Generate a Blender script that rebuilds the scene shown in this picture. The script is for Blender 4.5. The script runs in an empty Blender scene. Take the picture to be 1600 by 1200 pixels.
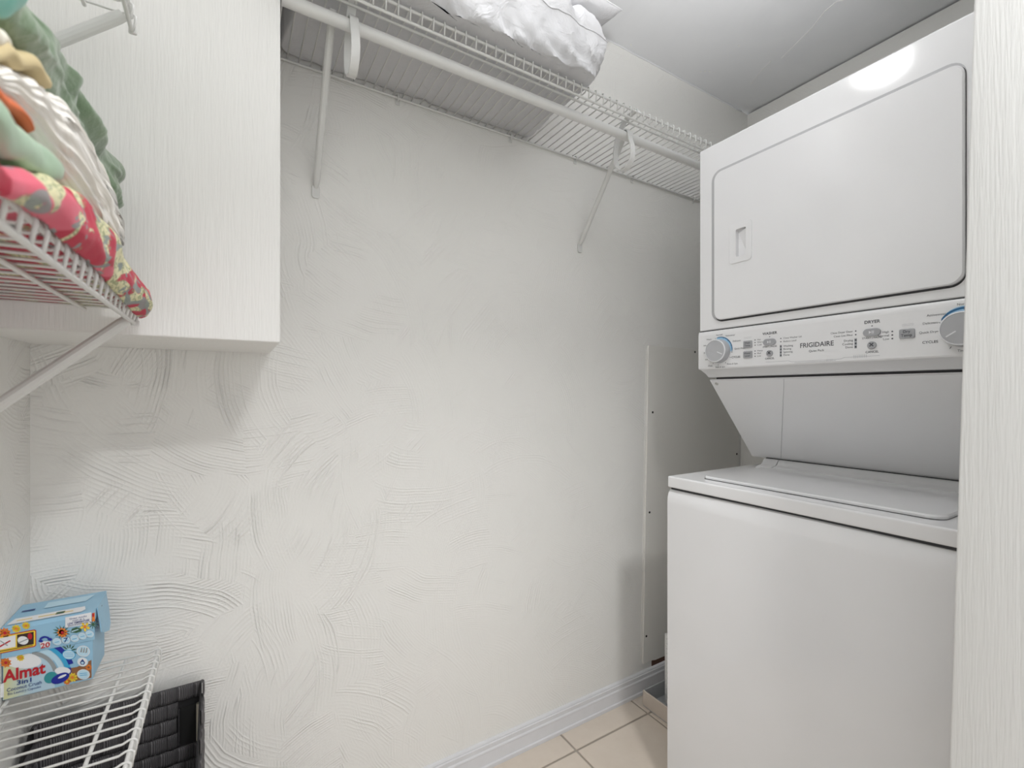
import bpy, bmesh, math, random
from mathutils import Vector, Matrix, noise
random.seed(7)
C = bpy.context.scene.collection
SC = bpy.context.scene
PI = math.pi

# ------------------------------------------------------------------ camera, world, lights, exposure
cam_d = bpy.data.cameras.new('camera'); cam = bpy.data.objects.new('camera', cam_d); C.objects.link(cam)
cam.location = (0, 0, 1.172); cam.rotation_euler = (PI/2, 0, -math.radians(31.45))
cam_d.sensor_width = 36; cam_d.lens = 721/1600*36; cam_d.shift_y = 15/1600
cam_d.clip_start = 0.02
cam_d.dof.use_dof = True; cam_d.dof.focus_distance = 1.35; cam_d.dof.aperture_fstop = 5.0
SC.camera = cam

w = bpy.data.worlds.new('hallway_ambient'); SC.world = w; w.use_nodes = True
bg = w.node_tree.nodes['Background']; bg.inputs[0].default_value = (0.975, 0.985, 1.0, 1); bg.inputs[1].default_value = 1.0

def area(name, loc, aim, size, power, col):
    l = bpy.data.lights.new(name, 'AREA'); l.shape = 'DISK'; l.size = size; l.energy = power; l.color = col
    o = bpy.data.objects.new(name, l); C.objects.link(o); o.location = loc
    o.rotation_euler = (Vector(aim)-Vector(loc)).to_track_quat('-Z', 'Y').to_euler()
    return o
area('hallway_lamp', (0.48, -0.44, 2.44), (0.35, 1.0, 1.1), 0.22, 18, (0.985, 0.99, 1.0))
fill_ = area('added_fill', (0.10, -0.06, 1.50), (0.88, 0.48, 2.5), 0.12, 4.8, (0.99, 0.99, 1.0)); fill_.data.spread = math.radians(48)  # fill lamp added out of view to brighten the ceiling and upper walls
DOME_EMIT = 38.0

vs = SC.view_settings
vs.view_transform = 'Standard'; vs.look = 'None'; vs.gamma = 1; vs.use_curve_mapping = False
vs.exposure = 0.0

# ------------------------------------------------------------------ node helpers
class NT:
    def __init__(s, name):
        s.m = bpy.data.materials.new(name); s.m.use_nodes = True
        s.n = s.m.node_tree.nodes; s.l = s.m.node_tree.links
        s.b = s.n['Principled BSDF']
    def node(s, t, **k):
        n = s.n.new(t)
        for a, v in k.items(): setattr(n, a, v)
        return n
    def set(s, inp, v):
        if hasattr(v, 'is_output') or isinstance(v, bpy.types.NodeSocket): s.l.new(v, inp)
        else: inp.default_value = v
    def math(s, op, a, b=0.0, c=0.0, clamp=False):
        n = s.node('ShaderNodeMath', operation=op); n.use_clamp = clamp
        s.set(n.inputs[0], a); s.set(n.inputs[1], b); s.set(n.inputs[2], c)
        return n.outputs[0]
    def coords(s, kind='Object'):
        return s.node('ShaderNodeTexCoord').outputs[kind]
    def sep(s, v):
        n = s.node('ShaderNodeSeparateXYZ'); s.set(n.inputs[0], v); return n.outputs
    def comb(s, x, y, z=0.0):
        n = s.node('ShaderNodeCombineXYZ'); s.set(n.inputs[0], x); s.set(n.inputs[1], y); s.set(n.inputs[2], z); return n.outputs[0]
    def noise(s, v, scale, detail=3, rough=0.5, dist=0.0, out=0):
        n = s.node('ShaderNodeTexNoise'); s.set(n.inputs['Vector'], v); n.inputs['Scale'].default_value = scale
        n.inputs['Detail'].default_value = detail; n.inputs['Roughness'].default_value = rough
        n.inputs['Distortion'].default_value = dist
        return n.outputs[out]
    def ramp(s, f, stops, interp='LINEAR'):
        n = s.node('ShaderNodeValToRGB'); n.color_ramp.interpolation = interp
        e = n.color_ramp.elements
        while len(e) < len(stops): e.new(0.5)
        for q, (p, c) in zip(e, stops): q.position = p; q.color = (*c, 1)
        s.set(n.inputs[0], f); return n.outputs[0]
    def mix(s, f, a, b):
        n = s.node('ShaderNodeMix', data_type='RGBA'); s.set(n.inputs[0], f)
        for i, v in ((6, a), (7, b)):
            if isinstance(v, tuple): n.inputs[i].default_value = (*v, 1)
            else: s.l.new(v, n.inputs[i])
        return n.outputs[2]
    def bump(s, h, dist, strength=1.0):
        n = s.node('ShaderNodeBump'); s.set(n.inputs['Height'], h); n.inputs['Distance'].default_value = dist
        n.inputs['Strength'].default_value = strength
        s.l.new(n.outputs[0], s.b.inputs['Normal']); return n
    def col(s, c):
        if isinstance(c, tuple): s.b.inputs['Base Color'].default_value = (*c, 1)
        else: s.l.new(c, s.b.inputs['Base Color'])
    def rough(s, r): s.set(s.b.inputs['Roughness'], r)

def srgb(r, g, b):
    f = lambda c: (c/12.92 if c <= 0.04045 else ((c+0.055)/1.055)**2.4)
    return (f(r/255), f(g/255), f(b/255))

def simple(name, c, rough=0.5, metal=0.0, nz=0.0, nscale=60, spec=None, coat=0):
    t = NT(name); t.rough(rough); t.b.inputs['Metallic'].default_value = metal
    if spec is not None: t.b.inputs['Specular IOR Level'].default_value = spec
    if coat: t.b.inputs['Coat Weight'].default_value = coat; t.b.inputs['Coat Roughness'].default_value = 0.08
    v = t.coords()
    n = t.noise(v, nscale, 2)
    k = 0.04
    t.col(t.mix(n, tuple(max(0, q*(1-k)) for q in c), tuple(min(1, q*(1+k)) for q in c)))
    if nz: t.bump(n, nz)
    return t.m

def plaster(name, axes, base, fade=None, amp=1.0):
    """hand-combed plaster: fans of parallel grooves, each patch combed in its own direction"""
    t = NT(name); t.rough(0.62)
    t.b.inputs['Specular IOR Level'].default_value = 0.3
    P = t.sep(t.coords()); a, b = P[axes[0]], P[axes[1]]
    p0 = t.comb(a, b)
    heights = []
    for (scale, R, period, off) in ((4.4, 0.30, 0.0085, 0.0), (5.8, 0.42, 0.0068, 3.7)):
        pn = t.noise(p0, 6.0, 2, 0.5, 0.0, 1)
        wob = t.node('ShaderNodeVectorMath', operation='MULTIPLY_ADD')
        t.l.new(pn, wob.inputs[0]); wob.inputs[1].default_value = (0.03, 0.03, 0); t.l.new(p0, wob.inputs[2])
        vo = t.node('ShaderNodeTexVoronoi', voronoi_dimensions='2D'); vo.inputs['Scale'].default_value = scale
        sh = t.node('ShaderNodeVectorMath', operation='ADD'); t.l.new(wob.outputs[0], sh.inputs[0]); sh.inputs[1].default_value = (off, off*1.3, 0)
        t.l.new(sh.outputs[0], vo.inputs['Vector'])
        d = t.node('ShaderNodeVectorMath', operation='SUBTRACT'); t.l.new(sh.outputs[0], d.inputs[0]); t.l.new(vo.outputs['Position'], d.inputs[1])
        dx, dy, _ = t.sep(d.outputs[0])
        cr = t.sep(vo.outputs['Color'])
        ang = t.math('MULTIPLY', cr[0], 2*PI)
        ox = t.math('MULTIPLY', t.math('COSINE', ang), R); oy = t.math('MULTIPLY', t.math('SINE', ang), R)
        ex = t.math('SUBTRACT', dx, ox); ey = t.math('SUBTRACT', dy, oy)
        dist = t.math('SQRT', t.math('ADD', t.math('MULTIPLY', ex, ex), t.math('MULTIPLY', ey, ey)))
        ph = t.math('MULTIPLY', dist, 2*PI/period)
        ph2 = t.math('MULTIPLY_ADD', t.noise(p0, 25, 2), 2.0, ph)
        wv = t.math('MULTIPLY_ADD', t.math('SINE', ph2), 0.5, 0.5)
        wv = t.math('POWER', wv, 1.6)
        m = t.noise(t.comb(t.math('MULTIPLY', dist, 60), cr[1], 0), 1.0, 1)
        m = t.math('MULTIPLY', t.math('SUBTRACT', m, 0.36, clamp=True), 3.2, clamp=True)
        # each stroke fades out away from the patch it was pressed in
        m2 = t.math('MULTIPLY', t.math('SUBTRACT', t.noise(p0, 5.5+off, 2), 0.40, clamp=True), 5.0, clamp=True)
        heights.append(t.math('MULTIPLY', wv, t.math('MULTIPLY', m, m2)))
    h = t.math('MAXIMUM', heights[0], t.math('MULTIPLY', heights[1], 0.8))
    if fade:
        f = t.node('ShaderNodeMapRange'); t.l.new(P[fade[0]], f.inputs[0])
        f.inputs[1].default_value = fade[1]; f.inputs[2].default_value = fade[2]; f.inputs[3].default_value = 1.0; f.inputs[4].default_value = fade[3]
        h = t.math('MULTIPLY', h, f.outputs[0])
    h = t.math('MULTIPLY_ADD', t.noise(p0, 9, 4, 0.55), 0.9, h)
    h = t.math('MULTIPLY_ADD', t.noise(p0, 160, 3, 0.6), 0.22, h)
    t.bump(h, 0.0024*amp)
    n = t.noise(p0, 3.0, 3)
    t.col(t.mix(n, tuple(c*0.97 for c in base), base))
    return t.m

WALLC = srgb(240, 239, 235)
M = {}
M['wall_back'] = plaster('combed_plaster', (0, 2), WALLC, (0, -0.05, 0.6, 0.34), 1.0)
M['wall_left'] = plaster('combed_plaster_left', (1, 2), WALLC, None, 0.9)
def streaked(name, base, dist=0.0006, sx=70, rough=0.5):
    t = NT(name); t.rough(rough)
    x, y, z = t.sep(t.coords())
    v = t.comb(t.math('MULTIPLY', x, sx), t.math('MULTIPLY', y, sx), t.math('MULTIPLY', z, 5))
    h = t.math('ADD', t.noise(v, 1.0, 4, 0.65), t.math('MULTIPLY', t.noise(v, 4.0, 2), 0.35))
    t.bump(h, dist); t.col(base); return t.m
M['bulkhead'] = streaked('brushed_white_paint_board', srgb(238, 237, 234), 0.0010)
M['jamb'] = streaked('brushed_white_paint_trim', srgb(233, 233, 231), 0.0008, 110)
M['wall_right'] = plaster('plaster_right', (1, 2), srgb(238, 237, 233), None, 0.3)
# ceiling: smooth drywall, cooler paint, few skim-coat flecks
t = NT('ceiling_paint'); t.rough(0.45); v = t.coords()
vv = t.noise(v, 5, 3, 0.5, 1.5); t.bump(t.math('ADD', t.math('MULTIPLY', vv, 0.6), t.math('MULTIPLY', t.noise(v, 60, 3), 0.1)), 0.0015)
t.col(t.mix(vv, srgb(226, 227, 229), srgb(233, 234, 235))); M['ceiling'] = t.m
M['base'] = simple('baseboard_paint', srgb(222, 222, 224), 0.4, nz=0.0003, nscale=30)
t = NT('floor_tile_glaze'); t.rough(0.35); v = t.coords()
t.col(t.mix(t.noise(v, 14, 6, 0.65), srgb(212, 199, 184), srgb(226, 215, 202))); t.bump(t.noise(v, 30, 3), 0.0004); M['tile'] = t.m
M['grout'] = simple('grout', srgb(178, 168, 156), 0.9, nz=0.0006, nscale=150)
t = NT('access_panel_paint'); t.rough(0.5); v = t.coords()
t.col(srgb(234, 232, 226)); t.bump(t.noise(v, 25, 4), 0.0006); M['panel'] = t.m
M['black'] = simple('black_hole', (0.006, 0.006, 0.006), 0.8)
M['brown'] = simple('bare_wood_behind_wall', srgb(92, 62, 44), 0.8, nz=0.001, nscale=40)
M['wire'] = simple('white_vinyl_wire', srgb(222, 222, 219), 0.35, nz=0.0, nscale=30)
M['plastic'] = simple('white_plastic', srgb(226, 226, 224), 0.35, nscale=30)
M['screw'] = simple('screw_metal', (0.55, 0.54, 0.52), 0.3, metal=1.0)
M['enamel'] = simple('white_enamel', srgb(234, 234, 235), 0.085, nscale=4)
M['enamel2'] = simple('white_plastic_console', srgb(232, 232, 233), 0.33, nscale=4)
M['gap'] = simple('dark_gap', srgb(66, 66, 68), 0.8)
M['grey_btn'] = simple('grey_button', srgb(166, 167, 170), 0.4)
M['knob'] = simple('knob_grey', srgb(178, 179, 182), 0.35)
M['chrome'] = simple('bright_ring', srgb(228, 229, 231), 0.25)
M['ink'] = simple('dark_grey_ink', srgb(72, 74, 80), 0.6)
M['ink_l'] = simple('light_grey_ink', srgb(165, 168, 172), 0.6)
M['blue_l'] = simple('light_blue_ink', srgb(160, 200, 228), 0.5)
M['blue_d'] = simple('deep_blue_ink', srgb(44, 104, 148), 0.5)
M['pan'] = simple('beige_plastic_tray', srgb(205, 194, 182), 0.5, nz=0.0004)
M['pan_in'] = simple('grey_plastic_tray_inside', srgb(178, 180, 182), 0.5)

# ------------------------------------------------------------------ mesh helpers
def link(name, me, mats, parent=None, smooth=False):
    o = bpy.data.objects.new(name, me); C.objects.link(o)
    if mats is not None:
        for m in (mats if isinstance(mats, (list, tuple)) else [mats]): me.materials.append(m)
    if parent is not None: o.parent = parent
    if smooth:
        for p in me.polygons: p.use_smooth = True
    return o
def finish(bm, name, mats, parent=None, smooth=False, angle=None):
    bmesh.ops.recalc_face_normals(bm, faces=bm.faces[:])
    me = bpy.data.meshes.new(name); bm.to_mesh(me); bm.free()
    o = link(name, me, mats, parent, smooth or angle is not None)
    if angle is not None:
        me.set_sharp_from_angle(angle=math.radians(angle))
        if name != 'washer_body':      # big flat faces keep their own normal, only the rounded edges are smooth
            ar = sorted(p.area for p in me.polygons); med = ar[len(ar)//2]
            for p in me.polygons:
                if p.area > 8*med: p.use_smooth = False
    return o
def tag(o, label=None, cat=None, group=None, kind=None):
    if label: o['label'] = label
    if cat: o['category'] = cat
    if group: o['group'] = group
    if kind: o['kind'] = kind
    return o
def empty(name, loc=(0, 0, 0)):
    o = bpy.data.objects.new(name, None); C.objects.link(o); o.location = loc; o.empty_display_size = 0.05
    return o
def part_at(o, root):
    """geometry was written in world coordinates: keep it there under a root that stands at its base"""
    o.parent = root; o.matrix_parent_inverse = Matrix.Translation(root.location).inverted(); return o

def bbox(bm, x0, x1, y0, y1, z0, z1, bev=0.0, seg=2, mi=0):
    r = bmesh.ops.create_cube(bm, size=1.0)
    vs_ = r['verts']
    for v in vs_:
        v.co = Vector(((x0+x1)/2+v.co.x*(x1-x0), (y0+y1)/2+v.co.y*(y1-y0), (z0+z1)/2+v.co.z*(z1-z0)))
    fs = {f for v in vs_ for f in v.link_faces}
    for f in fs: f.material_index = mi
    if bev:
        es = list({e for v in vs_ for e in v.link_edges})
        r2 = bmesh.ops.bevel(bm, geom=es, offset=bev, segments=seg, affect='EDGES', profile=0.5)
        for f in r2['faces']: f.material_index = mi
def box(name, x0, x1, y0, y1, z0, z1, mat, parent=None, bev=0.0, seg=2):
    bm = bmesh.new(); bbox(bm, x0, x1, y0, y1, z0, z1, bev, seg)
    return finish(bm, name, mat, parent, angle=40 if bev else None)

def tube(bm, pts, r, n=8, cap=True, mi=0, flat=None):
    """sweep a circle (or, with flat=(w,t), a flat strip) along pts"""
    pts = [Vector(p) for p in pts]; rings = []
    prev = None
    for i, p in enumerate(pts):
        d = (pts[min(i+1, len(pts)-1)]-pts[max(i-1, 0)]).normalized()
        if prev is None:
            up = Vector((0, 0, 1)) if abs(d.z) < 0.9 else Vector((1, 0, 0))
            a = d.cross(up).normalized()
        else:
            a = (prev-d*prev.dot(d)).normalized()
        prev = a; b = d.cross(a)
        ri = r[i] if isinstance(r, (list, tuple)) else r
        rings.append([bm.verts.new(p+a*math.cos(2*PI*k/n)*ri+b*math.sin(2*PI*k/n)*ri) for k in range(n)])
    for i in range(len(rings)-1):
        for k in range(n):
            f = bm.faces.new((rings[i][k], rings[i][(k+1) % n], rings[i+1][(k+1) % n], rings[i+1][k])); f.material_index = mi
    if cap:
        f = bm.faces.new(rings[0][::-1]); f.material_index = mi
        f = bm.faces.new(rings[-1]); f.material_index = mi
def rod(name, pts, r, mat, parent=None, n=10):
    bm = bmesh.new(); tube(bm, pts, r, n); return finish(bm, name, mat, parent, angle=50)

def strip_x(name, path, x0, x1, th, mat, parent=None):
    """a flat strap of width x0..x1 following a path in the y,z plane"""
    bm = bmesh.new(); pv = [Vector((0, *p)) for p in path]; rows = []
    for i, p in enumerate(pv):
        d = (pv[min(i+1, len(pv)-1)]-pv[max(i-1, 0)]).normalized(); nrm = Vector((0, -d.z, d.y))
        q = p+nrm*th/2; s_ = p-nrm*th/2
        rows.append([bm.verts.new((x0, q.y, q.z)), bm.verts.new((x1, q.y, q.z)), bm.verts.new((x1, s_.y, s_.z)), bm.verts.new((x0, s_.y, s_.z))])
    for a, b in zip(rows, rows[1:]):
        for k in range(4): bm.faces.new((a[k], a[(k+1) % 4], b[(k+1) % 4], b[k]))
    bm.faces.new(rows[0]); bm.faces.new(rows[-1][::-1])
    return finish(bm, name, mat, parent, angle=50)

def rounded(pts_w, pts_h, r, n=6):
    """outline of a rounded rectangle centred at 0"""
    out = []
    for cx, cy, a0 in ((pts_w/2-r, pts_h/2-r, 0), (-pts_w/2+r, pts_h/2-r, 90), (-pts_w/2+r, -pts_h/2+r, 180), (pts_w/2-r, -pts_h/2+r, 270)):
        for k in range(n+1):
            a = math.radians(a0+90*k/n); out.append((cx+r*math.cos(a), cy+r*math.sin(a)))
    return out
def ellipse(w_, h_, n=28, a0=0, a1=360):
    return [(w_*math.cos(math.radians(a0+(a1-a0)*k/n)), h_*math.sin(math.radians(a0+(a1-a0)*k/n))) for k in range(n)]
def slab(bm, outline, O, R, U, N, th, mi=0, bev=0.0):
    """extrude outline (in R,U plane at O) by th along N, optional chamfer on the front"""
    O, R, U, N = map(Vector, (O, R, U, N))
    cx = sum(p[0] for p in outline)/len(outline); cy = sum(p[1] for p in outline)/len(outline)
    base = [bm.verts.new(O+R*p[0]+U*p[1]) for p in outline]
    layers = [base, [bm.verts.new(O+R*p[0]+U*p[1]+N*(th-bev)) for p in outline]]
    if bev:
        def ins(p):
            d = Vector((p[0]-cx, p[1]-cy)); L = d.length; d = d*(1-bev/max(L, 1e-6)); return (cx+d.x, cy+d.y)
        layers.append([bm.verts.new(O+R*ins(p)[0]+U*ins(p)[1]+N*th) for p in outline])
    n = len(outline)
    for a, b in zip(layers, layers[1:]):
        for k in range(n):
            f = bm.faces.new((a[k], a[(k+1) % n], b[(k+1) % n], b[k])); f.material_index = mi
    f = bm.faces.new(layers[-1]); f.material_index = mi
    f = bm.faces.new(base[::-1]); f.material_index = mi

_font_cache = {}
def text_polys(s, size, align='CENTER', bold=0.0):
    key = (s, align, bold)
    if key not in _font_cache:
        cu = bpy.data.curves.new('t', 'FONT'); cu.body = s; cu.size = 1.0; cu.align_x = align; cu.align_y = 'CENTER'
        cu.resolution_u = 3; cu.offset = bold
        ob = bpy.data.objects.new('t', cu)
        me = bpy.data.meshes.new_from_object(ob)
        _font_cache[key] = ([tuple(v.co[:2]) for v in me.vertices], [tuple(p.vertices) for p in me.polygons])
        bpy.data.objects.remove(ob); bpy.data.curves.remove(cu); bpy.data.meshes.remove(me)
    vs_, fs = _font_cache[key]
    return [(x*size, y*size) for x, y in vs_], fs
def put_text(bm, s, size, O, R, U, N, align='CENTER', mi=0, bold=0.0, sx=1.0, slant=0.0, fit=None):
    vs_, fs = text_polys(s, size, align, bold)
    if fit: sx = fit/(max(p[0] for p in vs_)-min(p[0] for p in vs_))
    O, R, U, N = map(Vector, (O, R, U, N))
    vv_ = [bm.verts.new(O+R*(x*sx+y*slant)+U*y+N*0.0003) for x, y in vs_]
    for f in fs:
        try: q = bm.faces.new([vv_[i] for i in f]); q.material_index = mi
        except ValueError: pass
def mesh_raw(bm, name, mats, parent=None):
    me = bpy.data.meshes.new(name); bm.to_mesh(me); bm.free(); return link(name, me, mats, parent)

# ------------------------------------------------------------------ the room
YB = 1.288; XL = -0.34; CE = 2.498
def structure(o): o['kind'] = 'structure'; return o
# back wall, with the small cut-out left open under the access panel
bm = bmesh.new()
hx0, hx1, hz0, hz1 = 1.444, 1.72, 0.045, 0.125
for (x0, x1, z0, z1) in ((XL-0.1, hx0, 0, CE), (hx1, 2.2, 0, CE), (hx0, hx1, 0, hz0), (hx0, hx1, hz1, CE)):
    bbox(bm, x0, x1, YB, YB+0.012, z0, z1)
wall_back = structure(finish(bm, 'wall_back', M['wall_back']))
tag(box('trim_1', hx0-0.02, hx1+0.02, YB+0.03, YB+0.05, 0.02, 0.15, M['brown']), kind='structure')
# left wall
structure(box('wall_left', XL-0.1, XL, -0.02, YB, 0, CE, M['wall_left']))
# right wall, slightly out of plumb
bm = bmesh.new(); bbox(bm, 0, 0.1, 0.09, YB, 0, CE)
for v in bm.verts: v.co.x += 2.101-0.034*(CE-v.co.z)
structure(finish(bm, 'wall_right', M['wall_right']))
# ceiling: two drywall boards meeting at a seam that runs across the closet
bm = bmesh.new()
bbox(bm, XL-0.2, 1.693, -1.6, YB+0.02, CE, CE+0.05)
bbox(bm, 1.693, 2.25, -1.6, YB+0.02, CE, CE+0.05)
for v in bm.verts:
    if v.co.x > 2.2: v.co.z += 0.008
    if abs(v.co.x-1.693) < 1e-4: v.co.z += 0.0015
structure(finish(bm, 'ceiling', M['ceiling']))
bm = bmesh.new()
for (cx, cy) in ((1.655, 1.215), (1.668, 1.205), (1.682, 1.195), (1.655, 1.05), (1.30, 1.26)):
    slab(bm, ellipse(0.0045, 0.003, 8), (cx, cy, CE), (1, 0, 0), (0, 1, 0), (0, 0, -1), 0.0014)
for path in ([(1.86, 1.0), (1.83, 0.93), (1.80, 0.86), (1.76, 0.80), (1.75, 0.76), (1.80, 0.70)], [(1.95, 0.62), (2.0, 0.58), (2.04, 0.53)], [(1.90, 1.15), (1.86, 1.08), (1.84, 1.03)]):
    tube(bm, [(a, b, CE-0.0002) for a, b in path], 0.0011, 5)
fl = finish(bm, 'paint_fleck', M['bulkhead']); fl.parent = bpy.data.objects['ceiling']
fl['kind'] = 'stuff'
# corner caulk line between back wall and ceiling
bm = bmesh.new(); n = 60
pts = [(0.1+(2.05-0.1)*i/n, YB-0.001, CE-0.001+0.002*noise.noise(Vector((i*0.4, 0, 0)))) for i in range(n+1)]
tube(bm, pts, 0.0035, 6)
structure(finish(bm, 'trim_2', M['ceiling'], smooth=True))
# bulkhead box over the left part of the back wall
bm = bmesh.new(); bbox(bm, XL, 0.084, 1.0, YB, 1.271, CE, 0.0025, 2)
structure(finish(bm, 'wall_bulkhead', M['bulkhead'], angle=40))
# foreground wall end at the closet opening (door side), leaning by a hair
bm = bmesh.new()
nz = 30
YE0, YES = 0.2288, (0.2045-0.2288)/(1.70-0.67)
prof = []
for i in range(nz+1):
    z = CE*i/nz
    ye = YE0+(z-0.67)*YES + 0.0005*noise.noise(Vector((0, 0, z*14)))
    prof.append((z, ye))
rows = []
for z, ye in prof:
    rows.append([bm.verts.new(p) for p in ((0.85, -0.06, z), (0.85, ye-0.0025, z), (0.8525, ye, z), (0.96, ye+0.0, z), (0.96, -0.06, z))])
for a, b in zip(rows, rows[1:]):
    for k in range(5): bm.faces.new((a[k], a[(k+1) % 5], b[(k+1) % 5], b[k]))
bm.faces.new(rows[0]); bm.faces.new(rows[-1][::-1])
structure(finish(bm, 'wall_front', M['jamb'], angle=50))
bm = bmesh.new(); bbox(bm, 0.96, 2.2, 0.0, 0.12, 0, CE)
structure(finish(bm, 'wall_side', M['wall_right']))

bm = bmesh.new(); bbox(bm, XL, 0.96, -0.06, 0.10, 2.12, CE)
structure(finish(bm, 'wall_header', M['wall_right']))

# floor: grout bed with separate tiles
floor = structure(box('floor', XL-0.2, 2.2, -1.6, YB, -0.05, -0.004, M['grout']))
T = 0.3365; G = 0.007
tile_cache = {}
def tile(x0, x1, y0, y1):
    x0 = max(x0, XL); x1 = min(x1, 2.03); y0 = max(y0, -1.55); y1 = min(y1, YB-0.01)
    if x1-x0 < 0.02 or y1-y0 < 0.02: return
    key = (round(x1-x0, 3), round(y1-y0, 3))
    if key not in tile_cache:
        b = bmesh.new(); bbox(b, 0, x1-x0, 0, y1-y0, -0.004, 0.0, 0.0015, 1)
        o = finish(b, 'tile', M['tile'], floor); tile_cache[key] = o.data
    else:
        o = link('tile', tile_cache[key], None, floor)
    o.location = (x0, y0, 0)
for i in range(-4, 4):
    for j in range(-8, 2):
        xx = 0.971+i*T; yy = 1.183+(j-1)*T+ (T if j == 1 else T)
        tile(0.971+i*T+G/2, 0.971+(i+1)*T-G/2, 1.183+(j-1)*T+G/2, 1.183+j*T-G/2)

# baseboard with a stepped profile
def baseboard(name, prof, a, b, horiz):
    bm = bmesh.new(); rows = []
    for e in (a, b):
        rows.append([bm.verts.new((e, YB-d, z) if horiz else (XL+d, e, z)) for d, z in prof])
    for k in range(len(prof)-1): bm.faces.new((rows[0][k], rows[0][k+1], rows[1][k+1], rows[1][k]))
    return structure(finish(bm, name, M['base'], angle=25))
bp = [(0, 0.0775), (0.006, 0.0765), (0.0085, 0.073), (0.0085, 0.0695), (0.012, 0.068), (0.012, 0.0555), (0.0155, 0.053), (0.0165, 0.0495), (0.015, 0.047), (0.017, 0.030), (0.019, 0.014), (0.0235, 0.012), (0.024, 0.008), (0.023, 0.0), (0, 0)]
baseboard('baseboard_back', bp, XL, 2.02, True)
baseboard('baseboard_left', bp, 0.0, YB, False)

# access panel screwed to the back wall
ap = empty('access_panel', (1.41, YB, 0.1))
tag(ap, 'flat painted access panel screwed to the back wall beside the washer', 'panel')
bm = bmesh.new()
out = [(1.392, 0.104), (1.444, 0.104), (1.46, 0.100), (2.012, 0.098), (2.026, 1.356), (1.77, 1.362), (1.425, 1.364), (1.421, 1.358), (1.413, 1.0), (1.4035, 0.72), (1.3955, 0.3), (1.390, 0.112)]
slab(bm, out, (0, YB, 0), (1, 0, 0), (0, 0, 1), (0, -1, 0), 0.006, 0, 0.0015)
part_at(finish(bm, 'board', M['panel'], angle=35), ap)
for (x, z) in ((1.706, 1.351), (1.444, 1.097), (2.006, 0.892), (1.426, 0.699), (1.408, 0.211)):
    bm = bmesh.new(); slab(bm, ellipse(0.0045, 0.0045, 12), (x, YB-0.006, z), (1, 0, 0), (0, 0, 1), (0, -1, 0), 0.0012, 0, 0.0004)
    part_at(finish(bm, 'screw', M['black'], angle=40), ap)
# rough caulk bead beside the panel edge
bm = bmesh.new(); n = 90; pts = []
for i in range(n+1):
    z = 0.12+1.23*i/n; x = 1.390+(1.421-1.390)*(z-0.112)/1.25 - 0.006+0.0015*noise.noise(Vector((z*22, 3, 0)))
    pts.append((x, YB, z))
tube(bm, pts, [0.0016+0.0014*abs(noise.noise(Vector((i*0.7, 9, 0)))) for i in range(n+1)], 6)
part_at(finish(bm, 'caulk_bead', M['panel'], smooth=True), ap)

# closet ceiling lamp (out of frame; its reflection shows on the dryer)
lamp = empty('ceiling_light', (0.315, 0.79, CE)); tag(lamp, 'round white dome lamp on the closet ceiling', 'ceiling light')
def lathe(bm, prof, n=32, mi=0, cx=0, cy=0, cz=0):
    rings = []
    for r, z in prof:
        rings.append([bm.verts.new((cx+r*math.cos(2*PI*k/n), cy+r*math.sin(2*PI*k/n), cz+z)) for k in range(n)])
    for a, b in zip(rings, rings[1:]):
        for k in range(n): f = bm.faces.new((a[k], a[(k+1) % n], b[(k+1) % n], b[k])); f.material_index = mi
    f = bm.faces.new(rings[-1]); f.material_index = mi
    f = bm.faces.new(rings[0][::-1]); f.material_index = mi
bm = bmesh.new(); lathe(bm, [(0.12, 0), (0.12, -0.012), (0.108, -0.018)]); finish(bm, 'base', M['plastic'], lamp, angle=40)
t = NT('lamp_glass'); t.b.inputs['Emission Color'].default_value = (0.985, 0.99, 1, 1); t.b.inputs['Emission Strength'].default_value = DOME_EMIT
bm = bmesh.new(); lathe(bm, [(0.082, -0.016), (0.088, -0.030)]+[(0.088*math.cos(a*PI/16), -0.045-0.05*math.sin(a*PI/16)) for a in range(8)]); finish(bm, 'glass_dome', t.m, lamp, smooth=True)

# ------------------------------------------------------------------ wire shelves
def brace(parent, p_top, p_bot, r=0.0085, normal=(0, -1, 0)):
    """support pole from the lip to a flattened foot screwed to the wall"""
    a, b = Vector(p_top), Vector(p_bot); d = (b-a).normalized(); N = Vector(normal)
    bm = bmesh.new()
    tube(bm, [a, a+d*0.01, b-d*0.03, b-d*0.008, b], [r*0.9, r, r, r*0.8, r*0.55], 12)
    o = part_at(finish(bm, 'brace', M['wire'], angle=50), parent)
    bm = bmesh.new(); R = N.cross(Vector((0, 0, 1)))
    wallp = b+N*0.0
    slab(bm, rounded(0.019, 0.034, 0.006, 4), (wallp.x-N.x*0.001, wallp.y-N.y*0.001, b.z-0.010), R, (0, 0, 1), N, 0.004, 0, 0.001)
    f = finish(bm, 'foot_plate', M['wire'], o, angle=40); f.matrix_parent_inverse = o.matrix_parent_inverse.copy(); f.parent = o
    bm = bmesh.new(); slab(bm, ellipse(0.004, 0.004, 12), (wallp.x+N.x*0.003, wallp.y+N.y*0.003, b.z-0.014), R, (0, 0, 1), N, 0.002, 0, 0.001)
    s_ = finish(bm, 'screw', M['screw'], o, angle=40); s_.matrix_parent_inverse = o.matrix_parent_inverse.copy()
    return o
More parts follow.
